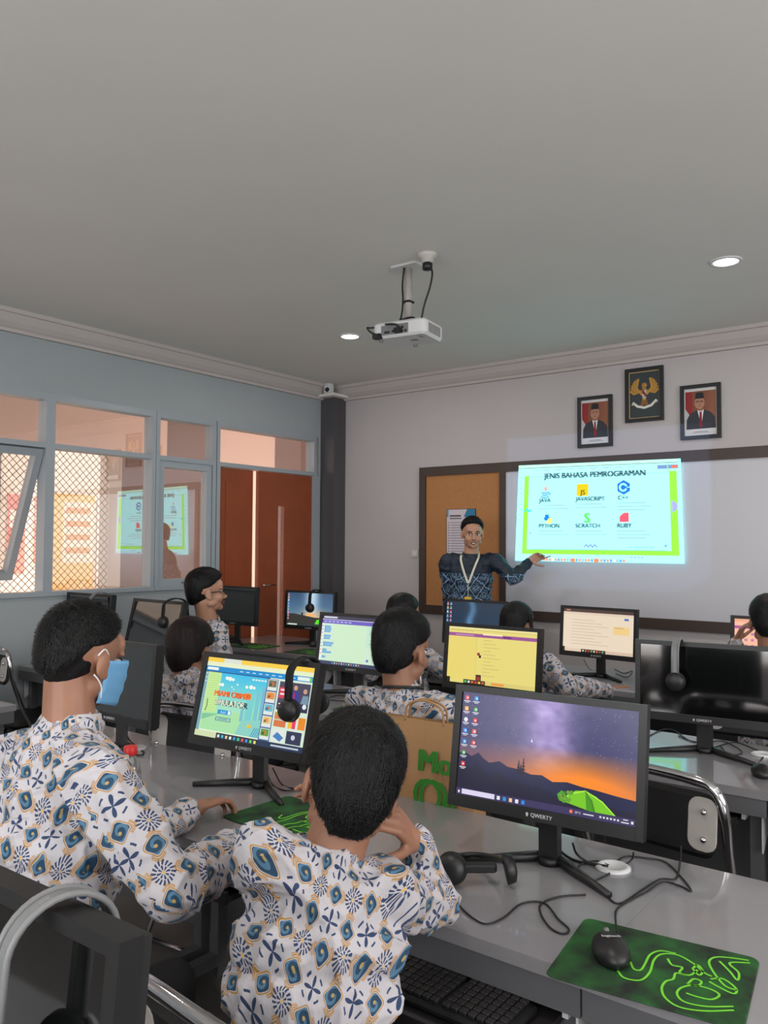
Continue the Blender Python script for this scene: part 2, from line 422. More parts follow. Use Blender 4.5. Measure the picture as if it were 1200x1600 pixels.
def pad_mat():
    m = mat('green_black_mousepad_cloth', (18, 44, 22), 0.8); nt = m.node_tree; X.nt = nt; b = nt.nodes['Principled BSDF']
    tc = nt.nodes.new('ShaderNodeTexCoord'); n = nt.nodes.new('ShaderNodeTexNoise'); n.inputs['Scale'].default_value = 14; n.inputs['Detail'].default_value = 6
    nt.links.new(tc.outputs['Object'], n.inputs['Vector']); r = nt.nodes.new('ShaderNodeValToRGB')
    r.color_ramp.elements[0].position = 0.35; r.color_ramp.elements[0].color = (*lin((16, 24, 18)), 1)
    r.color_ramp.elements[1].position = 0.7; r.color_ramp.elements[1].color = (*lin((28, 96, 34)), 1)
    nt.links.new(n.outputs['Fac'], r.inputs['Fac']); nt.links.new(r.outputs['Color'], b.inputs['Base Color']); return m
M['pad'] = pad_mat(); M['pad_line'] = mat('bright_green_print', (116, 210, 50), 0.7)

# ------------------------------------------------------------------ the room
XL, YF, ZC = -5.05, 5.85, 3.02
def struct(name, mb, m, parent=None):
    o = mb.build(name, m, parent)
    if parent is None: o['kind'] = 'structure'
    return o
f = MB(); f.box((XL-0.15, -3.0, -0.1), (3.0, YF, 0)); struct('floor', f, M['floor'])
f = MB(); f.box((XL-0.15, -3.0, ZC), (3.0, YF+0.15, ZC+0.12)); struct('ceiling', f, M['ceiling'])
f = MB(); f.box((XL-0.15, YF, 0), (3.0, YF+0.15, ZC)); struct('wall_front', f, M['wall'])
f = MB()
f.box((3.0, -3.0, 0), (3.15, YF, 0.95)); f.box((3.0, -3.0, 2.5), (3.15, YF, ZC)); f.box((3.0, 3.6, 0.95), (3.15, YF, 2.5)); f.box((3.0, -3.0, 0.95), (3.15, -1.2, 2.5))
struct('wall_right', f, M['wall'])
f = MB()
f.box((XL, -3.15, 0), (3.0, -3.0, 0.95)); f.box((XL, -3.15, 2.5), (3.0, -3.0, ZC)); f.box((XL, -3.15, 0.95), (-3.0, -3.0, 2.5)); f.box((1.8, -3.15, 0.95), (3.0, -3.0, 2.5))
struct('wall_back', f, M['wall'])
HEAD, SILL = 2.535, 1.18
f = MB()
f.box((XL-0.12, -3.0, 0), (XL, 4.40, SILL)); f.box((XL-0.12, -3.0, HEAD), (XL, YF, ZC)); f.box((XL-0.12, -3.0, SILL), (XL, -0.9, HEAD))
f.box((XL-0.12, 5.66, 0), (XL, YF, HEAD))
struct('wall_left', f, M['wall_side'])
f = MB(); f.box((XL, 5.68, 0), (-4.885, YF, 2.93)); struct('trim_1', f, M['dark_column'])
# cornice: stepped cove along the front and left walls
prof = [(0, 0), (0.03, 0), (0.034, 0.02), (0.05, 0.03), (0.075, 0.055), (0.095, 0.09), (0.10, 0.1), (0.115, 0.105), (0.12, 0.13), (0, 0.13)]
f = MB(); f.prism([(YF-a, ZC-0.13+b) for a, b in prof], 'x', XL, 3.0); struct('trim_2', f, M['cornice'])
f = MB(); f.prism([(XL+a, ZC-0.13+b) for a, b in prof], 'y', -3.0, YF); struct('trim_3', f, M['cornice'])

# windows of the left wall; every bay has its own frame and panes
def bay(n, y0, y1, kind):
    root = empty('window_%d' % n, (XL, (y0+y1)/2, SILL)); root['kind'] = 'structure'
    yc = (y0+y1)/2; h = (y1-y0)/2; t = 0.033; zs = -SILL
    fr = MB(); X0, X1 = -0.09, 0.012
    low = 2.185 if kind == 'door' else 0
    fr.box((X0, -h-t, HEAD-0.045+zs), (X1, h+t, HEAD+zs-0.0005)); fr.box((X0, -h-t, 2.168+zs), (X1, h+t, 2.203+zs))
    if kind == 'door':
        fr.box((X0, -h-t, 2.203+zs), (X1, -h, HEAD-0.045+zs)); fr.box((X0, h, 2.203+zs), (X1, h+t, HEAD-0.045+zs))
    else:
        fr.box((X0, -h-t, 0), (X1+0.01, h+t, 0.03))
        for za, zb in ((0.03, 2.168+zs), (2.203+zs, HEAD-0.045+zs)): fr.box((X0, -h-t, za), (X1, -h, zb)); fr.box((X0, h, za), (X1, h+t, zb))
    fr.build('window_frame', M['frame'], root)
    g = MB(); g.box((-0.045, -h, 2.203+zs), (-0.041, h, HEAD-0.045+zs)); g.build('window_pane', M['glass'], root)
    z0, z1 = 0.03, 2.168+zs
    if kind == 'fixed':
        g = MB(); g.box((-0.045, -h, z0), (-0.041, h, z1)); g.build('window_pane', M['glass'], root)
    if kind in ('casement', 'open'):
        s = MB(); q = 0.052
        A = Matrix.Identity(4)
        if kind == 'open': A = Tr(-0.03, 0, z1) @ Ry(math.radians(23)) @ Tr(0.03, 0, -z1)
        for lo, hi in (((-0.07, -h+.004, z0), (0.0, -h+q, z1)), ((-0.07, h-q, z0), (0.0, h-.004, z1)), ((-0.07, -h+q, z0), (0.0, h-q, z0+q)), ((-0.07, -h+q, z1-q), (0.0, h-q, z1))):
            s.box(lo, hi, A)
        so = s.build('window_sash', M['frame'], root)
        g = MB(); g.box((-0.04, -h+q, z0+q), (-0.036, h-q, z1-q), A); g.build('sash_pane', M['glass'], so)
        if kind == 'casement':
            hd = MB(); hd.box((0.0, -0.03, z0+0.015), (0.02, 0.03, z0+0.03)); hd.build('window_latch', M['grey_plastic'], so)
        else:
            hd = MB(); p = A @ Vector((-0.035, h-0.02, z1-0.32)); hd.tube([(-0.03, h-0.01, z1-0.02), p], 0.006, 6); hd.build('stay_arm', M['grey_plastic'], so)
    return root
bay(1, 2.02, 2.92, 'open'); bay(2, 2.986, 3.772, 'fixed'); bay(3, 3.842, 4.365, 'casement'); bay(4, 4.439, 5.583, 'door')
bay(5, 1.09, 1.96, 'fixed'); bay(6, 0.16, 1.03, 'fixed'); bay(7, -0.77, 0.10, 'fixed')
# double door under the last transom, left leaf narrow
def door():
    root = empty('door_1', (XL, 5.0, 0)); root['kind'] = 'structure'
    j = MB()
    for y0, y1 in ((4.405, 4.442), (5.578, 5.66)): j.box((-0.1, y0-5, 0), (0.014, y1-5, 2.168))
    j.build('door_jamb', M['frame'], root)
    l = MB(); l.box((-0.055, 4.446-5, 0.01), (-0.012, 4.83-5, 2.162)); l.box((-0.012, 4.52-5, 1.15), (-0.006, 4.78-5, 2.05)); l.box((-0.012, 4.52-5, 0.15), (-0.006, 4.78-5, 1.0)); l.build('door_leaf', M['door'], root)
    l = MB(); A = Tr(-0.03, 0.577, 0) @ Rz(math.radians(1.5)) @ Tr(0.03, -0.577, 0)
    y0, y1, a, b = 4.888-5, 5.576-5, 5.125-5, 5.205-5
    l.box((-0.055, y0, 0.01), (-0.012, a, 2.162), A); l.box((-0.055, b, 0.01), (-0.012, y1, 2.162), A)
    l.box((-0.055, a, 1.87), (-0.012, b, 2.162), A); l.box((-0.055, a, 0.01), (-0.012, b, 0.35), A)
    lf = l.build('door_leaf', M['door'], root)
    g = MB(); g.box((-0.036, a, 0.35), (-0.030, b, 1.87), A); g.build('glass_slot', M['glass'], lf)
    h = MB(); h.tube([(-0.012, 4.925-5, 1.18), (0.03, 4.925-5, 1.18), (0.034, 4.94-5, 1.18), (0.034, 5.07-5, 1.178)], 0.007, 8); h.lathe([(0.001, -0.012), (0.022, -0.012), (0.022, -0.003), (0.001, -0.003)], Tr(0, 4.925-5, 1.18) @ Ry(PI/2), 16)
    h.lathe([(0.001, -0.012), (0.02, -0.012), (0.02, -0.004), (0.001, -0.004)], Tr(0, 4.925-5, 1.085) @ Ry(PI/2), 16); h.build('door_handle', M['chrome'], lf)
door()

# corridor beyond the glass
XC = -7.5
f = MB(); f.box((-12.5, -4, -0.12), (XL-0.15, 12, -0.02)); struct('floor_corridor', f, M['cream'])
f = MB(); f.box((XC-0.3, -4, 3.12), (XL-0.15, 12, 3.24)); struct('ceiling_corridor', f, M['peach'])
f = MB(); f.box((XC-0.15, -4, 2.50), (XC+0.02, 5.8, 3.12)); struct('trim_4', f, M['peach'])
f = MB(); f.box((XC-0.15, 5.06, 0), (XC+0.03, 5.205, 2.5)); f.box((XC-0.12, 6.43, 0), (XC+0.02, 6.5, 3.12)); struct('trim_5', f, M['cream'])
f = MB(); f.box((XC-0.12, 5.205, 0), (XC, 6.43, 2.93)); f.box((XC-0.12, 5.8, 2.93), (XC, 6.43, 3.12)); f.box((XC-0.12, 7.54, 0), (XC, 9.5, 3.12)); struct('wall_corridor_panel', f, M['brown_panel'])
f = MB(); f.box((XC-0.12, 6.5, 0), (XC, 7.54, 3.12)); f.box((XC, 9.5, 0), (XL-0.15, 9.6, 3.12)); struct('wall_corridor', f, M['peach'])
f = MB(); f.box((-12.6, -4, -0.1), (-12.4, 12, 6.0)); struct('wall_courtyard', f, M['cream'])
# ribs on the far wall and a notice board with posters on it
f = MB()
for y in (4.6, 5.6, 6.4, 8.9): f.box((-12.4, y, 0), (-12.37, y+0.03, 6))
tag(f.build('wall_joint_strip', M['grey_plastic']), 'thin brown vertical joint strips on the cream wall across the courtyard', 'strip')
def poster(name, y0, y1, z0, z1, draw, label, cat, grp=None):
    W, Hh = y1-y0, z1-z0; root = empty(name, (-12.385, y0, z0))
    cv = Canvas(lambda u, v, l: Vector((0.005+l*0.01, u*W, (1-v)*Hh)), W/Hh); draw(cv)
    b = MB(); b.box((-0.01, 0, 0), (0.004, W, Hh)); b.build('backing_board', M['white_plastic'], root); cv.build('poster_face', M['print'], root)
    tag(root, label, cat, grp)
def d_orange(c):
    c.rect(0, 0, 1, 1, (238, 190, 130)); c.rect(0.3, 0.08, 1, 0.72, (238, 214, 196))
    for i in range(4): c.rect(0.36, 0.14+i*0.14, 0.9, 0.2+i*0.14, (226, 160, 110))
def d_pink(c):
    c.rect(0, 0, 1, 1, (236, 150, 140)); c.rect(0.14, 0.2, 0.86, 0.42, (250, 226, 216)); c.rect(0.14, 0.5, 0.86, 0.62, (196, 96, 90))
def d_white(c):
    c.rect(0, 0, 1, 1, (238, 216, 204))
    for i in range(6): c.rect(0.12, 0.1+i*0.14, 0.8, 0.16+i*0.14, (190, 140, 120))
poster('notice_board', 7.25, 8.1, 0.75, 2.35, d_orange, 'orange notice board with pale sheet seen through the net across the courtyard', 'notice board')
poster('wall_poster', 6.55, 6.85, 1.05, 2.3, d_pink, 'narrow pink poster left of the orange notice board', 'poster')
poster('wall_poster', 7.0, 7.2, 1.2, 2.3, d_pink, 'narrow pink poster touching the left edge of the orange notice board', 'poster')
poster('wall_poster', 8.15, 8.75, 0.8, 2.3, d_white, 'pale poster with lines right of the orange notice board', 'poster')
# chain-link net of the corridor railing: one woven net
f = MB(); yA, yB, zA, zB = -1.0, 5.06, 0.0, 2.5; st = 0.075; x = XC+0.0
k = yA-(zB-zA)
while k < yB:
    for sgn in (1, -1):
        y0, z0, y1, z1 = (k, zA, k+(zB-zA), zB) if sgn == 1 else (k, zB, k+(zB-zA), zA)
        if y0 < yA: t = (yA-y0)/(y1-y0); z0 += (z1-z0)*t; y0 = yA
        if y1 > yB: t = (yB-y0)/(y1-y0); z1 = z0+(z1-z0)*t; y1 = yB
        if y1-y0 > 0.01: f.tube([(x+0.004*sgn, y0, z0), (x+0.004*sgn, y1, z1)], 0.0034, 4, False)
    k += st
tag(f.build('chain_link_net', M['net']), 'diamond mesh net closing the open side of the corridor outside the windows', 'net')

# ------------------------------------------------------------------ front wall furniture
def on_front(x0, z0, x1, z1, y):              # artwork on a plane facing the class
    return lambda u, v, l: Vector((x0+(x1-x0)*u, y-l*0.004, z1-(z1-z0)*v))
# board: frame, pinboard panel, enamel panel
bd = empty('teaching_board', (-4.015, YF, 0.939)); ox, oz = -4.015, 0.939
fr = MB(); Wd = 5.3; Hd = 1.27; t = 0.078
fr.box((0, -0.035, 0), (Wd, 0, t)); fr.box((0, -0.035, Hd-t), (Wd, 0, Hd)); fr.box((0, -0.035, t), (0.066, 0, Hd-t)); fr.box((Wd-0.066, -0.035, t), (Wd, 0, Hd-t)); fr.box((0.792, -0.035, t), (0.845, 0, Hd-t))
fr.build('board_frame', M['board_frame'], bd)
p = MB(); p.box((0.066, -0.018, t), (0.792, 0, Hd-t)); p.build('pinboard_panel', M['cork'], bd)
p = MB(); p.box((0.845, -0.018, t), (Wd-0.066, 0, Hd-t)); p.build('whiteboard_panel', M['whiteboard'], bd)
tag(bd, 'long dark framed wall board with tan pinboard left and white surface right', 'board')

# projected slide: projector light put into a glowing keystoned mesh on the board
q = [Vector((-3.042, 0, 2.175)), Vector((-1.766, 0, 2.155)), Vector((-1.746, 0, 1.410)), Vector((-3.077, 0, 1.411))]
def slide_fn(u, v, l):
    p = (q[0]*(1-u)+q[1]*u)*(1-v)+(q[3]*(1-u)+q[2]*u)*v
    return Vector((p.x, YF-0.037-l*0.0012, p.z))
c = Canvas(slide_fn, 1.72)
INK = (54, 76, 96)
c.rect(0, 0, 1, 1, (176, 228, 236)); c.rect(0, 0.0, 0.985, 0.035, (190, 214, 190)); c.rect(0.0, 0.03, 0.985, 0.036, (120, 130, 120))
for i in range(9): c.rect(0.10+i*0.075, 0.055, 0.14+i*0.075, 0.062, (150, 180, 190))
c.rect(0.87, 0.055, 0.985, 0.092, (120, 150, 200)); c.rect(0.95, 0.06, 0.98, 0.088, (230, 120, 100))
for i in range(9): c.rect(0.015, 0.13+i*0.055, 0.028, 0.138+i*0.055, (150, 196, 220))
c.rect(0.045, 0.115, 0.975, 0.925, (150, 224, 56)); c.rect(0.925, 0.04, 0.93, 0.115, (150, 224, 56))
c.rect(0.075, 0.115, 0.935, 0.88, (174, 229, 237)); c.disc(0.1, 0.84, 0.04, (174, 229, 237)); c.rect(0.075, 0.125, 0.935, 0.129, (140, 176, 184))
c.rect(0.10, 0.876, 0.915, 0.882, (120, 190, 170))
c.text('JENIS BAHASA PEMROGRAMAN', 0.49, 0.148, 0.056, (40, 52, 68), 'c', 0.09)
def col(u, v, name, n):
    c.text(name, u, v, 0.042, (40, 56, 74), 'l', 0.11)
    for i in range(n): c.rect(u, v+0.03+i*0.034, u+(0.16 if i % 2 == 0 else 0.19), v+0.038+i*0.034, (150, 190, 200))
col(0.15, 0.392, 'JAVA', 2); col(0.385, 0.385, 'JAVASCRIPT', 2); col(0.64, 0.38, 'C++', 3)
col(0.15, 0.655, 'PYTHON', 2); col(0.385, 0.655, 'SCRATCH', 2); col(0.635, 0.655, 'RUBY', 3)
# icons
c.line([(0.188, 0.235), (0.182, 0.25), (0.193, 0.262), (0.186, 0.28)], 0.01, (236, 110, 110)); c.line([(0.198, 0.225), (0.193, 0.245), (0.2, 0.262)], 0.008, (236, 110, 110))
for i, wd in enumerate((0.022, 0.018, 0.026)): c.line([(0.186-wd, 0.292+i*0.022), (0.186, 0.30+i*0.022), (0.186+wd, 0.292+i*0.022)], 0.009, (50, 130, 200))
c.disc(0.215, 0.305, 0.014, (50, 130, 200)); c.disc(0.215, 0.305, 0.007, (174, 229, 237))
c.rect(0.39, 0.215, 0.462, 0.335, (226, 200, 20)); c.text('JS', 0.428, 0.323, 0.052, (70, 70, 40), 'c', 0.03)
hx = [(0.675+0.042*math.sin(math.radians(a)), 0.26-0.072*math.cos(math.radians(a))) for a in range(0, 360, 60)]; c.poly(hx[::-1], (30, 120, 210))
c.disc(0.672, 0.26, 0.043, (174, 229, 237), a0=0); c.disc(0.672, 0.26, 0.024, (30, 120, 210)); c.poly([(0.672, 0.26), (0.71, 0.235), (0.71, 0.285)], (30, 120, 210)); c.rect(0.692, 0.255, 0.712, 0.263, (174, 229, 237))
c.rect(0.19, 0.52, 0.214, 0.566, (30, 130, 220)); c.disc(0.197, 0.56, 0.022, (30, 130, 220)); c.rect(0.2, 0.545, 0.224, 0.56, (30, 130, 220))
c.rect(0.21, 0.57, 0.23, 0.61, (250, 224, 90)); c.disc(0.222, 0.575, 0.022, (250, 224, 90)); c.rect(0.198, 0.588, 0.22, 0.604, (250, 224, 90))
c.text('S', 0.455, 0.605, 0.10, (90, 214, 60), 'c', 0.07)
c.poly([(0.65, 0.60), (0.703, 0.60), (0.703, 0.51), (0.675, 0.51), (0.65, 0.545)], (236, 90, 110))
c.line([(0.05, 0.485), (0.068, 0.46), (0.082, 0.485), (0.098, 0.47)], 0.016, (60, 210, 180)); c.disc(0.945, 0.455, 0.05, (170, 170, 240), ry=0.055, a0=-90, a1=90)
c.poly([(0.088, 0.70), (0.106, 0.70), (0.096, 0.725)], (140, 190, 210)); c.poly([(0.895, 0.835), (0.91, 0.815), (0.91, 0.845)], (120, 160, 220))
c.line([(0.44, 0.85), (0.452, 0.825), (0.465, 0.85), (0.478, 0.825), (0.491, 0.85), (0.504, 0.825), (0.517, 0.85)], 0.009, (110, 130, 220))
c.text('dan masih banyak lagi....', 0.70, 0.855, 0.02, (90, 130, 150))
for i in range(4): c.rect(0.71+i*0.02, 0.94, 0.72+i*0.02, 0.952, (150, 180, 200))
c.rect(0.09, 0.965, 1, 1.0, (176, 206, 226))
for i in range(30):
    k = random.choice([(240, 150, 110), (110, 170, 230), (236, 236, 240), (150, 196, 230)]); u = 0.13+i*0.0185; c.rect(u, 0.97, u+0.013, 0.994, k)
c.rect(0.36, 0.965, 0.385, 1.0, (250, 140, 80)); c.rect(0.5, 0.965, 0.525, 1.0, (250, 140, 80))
c.mb.col = [[(a, b_*1.5, d_*1.45) if b_ > 0.6 else (a, b_, d_) for a, b_, d_ in f_] for f_ in c.mb.col]  # bright faces overdriven in green and blue to tint the ceiling teal
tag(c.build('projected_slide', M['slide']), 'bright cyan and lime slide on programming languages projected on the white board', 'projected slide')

# pinned notice behind the teacher
W, Hh = 0.278, 0.40; n = empty('pinned_notice', (-3.731, YF-0.018, 1.435))
b = MB(); b.box((-0.004, -0.008, -0.004), (W+0.004, 0, Hh+0.004)); b.build('notice_backing', M['pic_frame'], n)
cv = Canvas(lambda u, v, l: Vector((u*W, -0.0085-l*0.002, (1-v)*Hh)), W/Hh); cv.rect(0, 0, 1, 1, (206, 196, 204)); cv.poly([(0.6, 0.16), (1, 0.16), (1, 0), (0.72, 0)], (50, 120, 160)); cv.rect(0, 0, 0.06, 0.16, (90, 150, 180))
cv.rect(0.1, 0.12, 0.5, 0.15, (60, 60, 70)); cv.rect(0.1, 0.18, 0.52, 0.2, (60, 60, 70))
for i in range(12): cv.rect(0.04, 0.27+i*0.055, 0.1, 0.285+i*0.055, (90, 86, 100)); cv.rect(0.14, 0.27+i*0.055, 0.8-0.2*(i % 3 == 1), 0.285+i*0.055, (130, 126, 150))
cv.build('notice_face', M['print'], n); tag(n, 'printed notice with teal header pinned on the tan pinboard behind the teacher', 'notice')
# light switch beside the board
sw = empty('light_switch', (-4.075, YF, 1.46)); b = MB(); b.rbox((-0.035, -0.035, 0), (0.035, 0.035, 0.012), 0.006, Tr(0, 0, 0) @ Rx(PI/2)); b.build('switch_plate', M['cream_plastic'], sw)
b = MB(); b.box((-0.022, -0.017, -0.02), (-0.002, -0.012, 0.02)); b.box((0.002, -0.017, -0.02), (0.022, -0.012, 0.02)); b.build('rocker', M['white_plastic'], sw); tag(sw, 'small cream light switch on the wall just left of the board', 'switch')

# framed pictures
def picture(x0, z0, x1, z1, draw, label, tilt=1.5):
    W, Hh = x1-x0, z1-z0; root = empty('framed_picture', ((x0+x1)/2, YF, z0))
    fr = MB(); t = 0.026
    for lo, hi in (((-W/2, -0.028, 0), (W/2, 0, t)), ((-W/2, -0.028, Hh-t), (W/2, 0, Hh)), ((-W/2, -0.028, t), (-W/2+t, 0, Hh-t)), ((W/2-t, -0.028, t), (W/2, 0, Hh-t))): fr.box(lo, hi)
    fr.build('picture_frame', M['pic_frame'], root)
    cv = Canvas(lambda u, v, l: Vector((-W/2+t+u*(W-2*t), -0.012-l*0.002, t+(1-v)*(Hh-2*t))), (W-2*t)/(Hh-2*t)); draw(cv); cv.build('picture_print', M['print'], root)
    tag(root, label, 'picture', None)
def portrait(lx):
    def d(c):
        c.rect(0, 0, 1, 1, (214, 212, 214)); c.rect(0.03, 0.06, 0.97, 0.86, (126, 78, 58)); c.rect(0.03, 0.06, 0.25, 0.86, (146, 40, 44)); c.poly([(0.03, 0.86), (0.12, 0.86), (0.2, 0.6), (0.03, 0.42)], (196, 190, 190))
        c.grid(0.4, 0.06, 0.97, 0.86, 4, 4, lambda a, b: mix((120, 66, 52), (150, 96, 70), a))
        c.poly([(0.06, 0.86), (0.95, 0.86), (0.93, 0.62), (0.8, 0.52), (0.62, 0.46), (0.38, 0.46), (0.16, 0.54), (0.07, 0.66)], (52, 54, 64))
        c.poly([(0.40, 0.46), (0.60, 0.46), (0.52, 0.8)], (224, 222, 226)); c.poly([(0.47, 0.5), (0.53, 0.5), (0.55, 0.8), (0.5, 0.85), (0.46, 0.8)], (140, 30, 40))
        c.rect(0.43, 0.40, 0.57, 0.48, (150, 104, 84)); c.disc(0.5+lx, 0.31, 0.105, (176, 128, 106), ry=0.13)
        c.disc(0.5+lx-0.13, 0.3, 0.018, (160, 112, 92)); c.disc(0.5+lx+0.13, 0.3, 0.018, (160, 112, 92))
        c.poly([(0.36+lx, 0.22), (0.64+lx, 0.22), (0.62+lx, 0.12), (0.38+lx, 0.12)], (34, 32, 36)); c.disc(0.5+lx, 0.12, 0.085, (34, 32, 36), ry=0.03)
        for s in (-1, 1): c.rect(0.5+lx+s*0.06-0.03, 0.285, 0.5+lx+s*0.06+0.03, 0.297, (50, 36, 32)); c.rect(0.5+lx+s*0.06-0.035, 0.26, 0.5+lx+s*0.06+0.035, 0.27, (60, 42, 38))
        c.rect(0.485+lx, 0.3, 0.515+lx, 0.35, (156, 108, 88)); c.rect(0.45+lx, 0.375, 0.55+lx, 0.385, (120, 70, 62)); c.rect(0.3, 0.915, 0.72, 0.925, (90, 90, 96)); c.rect(0.22, 0.94, 0.8, 0.948, (120, 120, 126))
        if lx: c.rect(0.38+lx, 0.278, 0.62+lx, 0.284, (30, 30, 30))
    return d
def emblem(c):
    c.rect(0, 0, 1, 1, (188, 160, 112)); c.rect(0.03, 0.02, 0.97, 0.98, (54, 62, 66)); G = (168, 122, 52); g2 = (134, 92, 40)
    for s in (-1, 1):
        for i in range(7):
            a = math.radians(20+i*14); x0, y0 = 0.5+s*0.08, 0.42+i*0.012
            x1, y1 = 0.5+s*(0.12+0.34*math.cos(a*0.75)), 0.50-0.34*math.sin(a*0.8)
            c.line([(x0, y0), (0.5+s*(0.1+0.24*math.cos(a*0.5)), 0.53-0.18*math.sin(a)), (x1, y1)], 0.045, G if i % 2 else (188, 140, 62))
        c.line([(0.5+s*0.03, 0.6), (0.5+s*0.11, 0.76)], 0.05, g2)
    c.poly([(0.38, 0.72), (0.62, 0.72), (0.56, 0.56), (0.44, 0.56)], g2)
    c.disc(0.5, 0.3, 0.055, G); c.poly([(0.52, 0.31), (0.6, 0.32), (0.53, 0.27)], (206, 160, 80)); c.rect(0.44, 0.32, 0.56, 0.62, G)
    c.poly([(0.43, 0.4), (0.57, 0.4), (0.57, 0.54), (0.5, 0.61), (0.43, 0.54)], (190, 184, 178)); c.rect(0.43, 0.4, 0.5, 0.48, (150, 36, 36)); c.rect(0.5, 0.48, 0.57, 0.54, (150, 36, 36)); c.disc(0.5, 0.47, 0.022, (24, 24, 26))
    c.line([(0.14, 0.66), (0.28, 0.74), (0.5, 0.78), (0.72, 0.74), (0.88, 0.64)], 0.05, (226, 222, 214)); c.line([(0.1, 0.7), (0.2, 0.67)], 0.03, (196, 190, 184)); c.line([(0.82, 0.69), (0.92, 0.66)], 0.03, (196, 190, 184))
picture(-2.546, 2.282, -2.273, 2.672, portrait(0), 'framed portrait of a man in dark suit and black cap, left of the eagle emblem')
picture(-2.171, 2.444, -1.890, 2.842, emblem, 'framed golden eagle emblem on dark ground, hung highest of the three frames')
picture(-1.770, 2.286, -1.496, 2.672, portrait(-0.03), 'framed portrait of a man with glasses and black cap, right of the eagle emblem')

# ------------------------------------------------------------------ ceiling fittings
def downlight(x, y, label):
    root = empty('downlight', (x, y, ZC)); b = MB(); b.lathe([(0.062, -0.002), (0.062, -0.008), (0.078, -0.006), (0.082, 0.0)], None, 32); b.build('trim_ring', M['white_plastic'], root)
    b = MB(); b.lathe([(0.001, -0.004), (0.061, -0.004), (0.061, -0.001), (0.001, -0.001)], None, 32); b.build('diffuser', M['lamp'], root)
    tag(root, label, 'ceiling light', 'round downlights in the ceiling')
    light('downlight_lamp', 'AREA', (x, y, ZC-0.012), (0, 0, 0), 9, (1.0, 0.95, 0.88), shape='DISK', size=0.12)
downlight(-3.643, 4.403, 'round ceiling downlight nearest the dark corner column')
downlight(-1.091, 4.383, 'round ceiling downlight right of the projector')
for x, y in ((-3.64, 1.1), (-1.09, 1.1), (1.46, 4.39), (1.46, 1.1), (-3.64, -1.8), (-1.09, -1.8), (1.46, -1.8)):
    light('downlight_lamp', 'AREA', (x, y, ZC-0.012), (0, 0, 0), 9, (1.0, 0.95, 0.88), shape='DISK', size=0.12)

# projector on its ceiling post
pj = empty('ceiling_projector', (-2.47, 3.47, ZC))
PR = Rz(math.radians(8)); zt = -0.318
mt = MB(); mt.rbox((-0.09, -0.06, -0.012), (0.09, 0.06, 0), 0.02); mt.build('mount_plate', M['white_plastic'], pj)
mt = MB(); mt.lathe([(0.02, -0.30), (0.02, -0.01)], None, 16); mt.lathe([(0.035, -0.318), (0.035, -0.28), (0.02, -0.285)], None, 16); mt.build('drop_post', M['seatplate'], pj)
bx = MB(); bx.rbox((-0.155, -0.115, zt-0.085), (0.155, 0.115, zt), 0.03, PR); hs = bx.build('projector_housing', M['white_plastic'], pj)
bx = MB()
for i in range(8): bx.box((0.1552, -0.07+i*0.018, zt-0.07), (0.157, -0.06+i*0.018, zt-0.02), PR)
bx.build('air_vent', M['grey_plastic'], hs)
bx = MB(); bx.box((-0.10, -0.1162, zt-0.072), (0.06, -0.1152, zt-0.02), PR); bx.build('port_panel', M['grey_plastic'], hs)
bx = MB()
for a, b2, w2 in ((-0.08, -0.058, 0.03), (-0.035, -0.055, 0.02), (0.0, -0.04, 0.012), (0.02, -0.04, 0.012), (0.0, -0.06, 0.01), (0.02, -0.06, 0.01), (0.04, -0.06, 0.01)): bx.box((a, -0.1185, zt+b2-0.006), (a+w2, -0.116, zt+b2+0.006), PR)
bx.build('port', M['black'], hs)
bx = MB(); bx.lathe([(0.036, 0.105), (0.036, 0.125), (0.028, 0.125), (0.026, 0.112)], PR @ Tr(0.08, 0, zt-0.042) @ Rx(-PI/2), 20); bx.build('lens', M['black'], hs)
bx = MB()
for a, b2 in ((-0.12, -0.08), (0.12, -0.08), (0.0, 0.085)):
    bx = MB(); bx.lathe([(0.012, zt-0.095), (0.012, zt-0.083)], PR @ Tr(a, b2, 0), 12); bx.build('foot', M['grey_plastic'], hs)
bx = MB(); bx.box((0.02, -0.02, zt-0.0858), (0.06, 0.01, zt-0.085), PR); bx.build('bottom_hatch', M['grey_plastic'], hs)
cb = MB()
cb.curve([(-0.012, -0.022, -0.01), (-0.024, -0.02, -0.1), (-0.018, -0.024, -0.2), (-0.03, -0.03, -0.29), (-0.06, -0.05, -0.325), (-0.02, -0.08, -0.32), (0.03, -0.06, -0.30), (0.05, -0.02, -0.29), (0.02, 0.02, -0.30), (-0.04, -0.02, -0.31), (-0.07, -0.09, -0.325), (-0.15, -0.12, -0.335), (-0.16, -0.15, -0.34), (-0.13, -0.155, -0.37), (-0.1, -0.13, -0.385)], 0.005)
cb.curve([(0.0, -0.08, -0.325), (-0.06, -0.12, -0.33), (0.0, -0.15, -0.345), (0.035, -0.15, -0.355), (0.03, -0.13, -0.375)], 0.005)
cb.box((-0.024, -0.026, -0.2), (0.024, 0.022, -0.19)); cb.box((-0.125, -0.15, -0.405), (-0.08, -0.118, -0.38), Matrix.Identity(4)); cb.box((0.01, -0.145, -0.39), (0.045, -0.12, -0.365))
cb.build('signal_cable', M['cable'], pj)
tag(pj, 'white projector with cables at its back hanging from the ceiling on a post', 'projector')
so = empty('ceiling_socket', (-2.287, 3.38, ZC)); b = MB(); b.lathe([(0.03, -0.045), (0.034, -0.02), (0.05, -0.015), (0.052, 0)], None, 20); b.build('socket_body', M['cream_plastic'], so)
b = MB(); b.lathe([(0.012, -0.085), (0.026, -0.08), (0.027, -0.05), (0.02, -0.045)], None, 16); b.build('plug', M['black'], so)
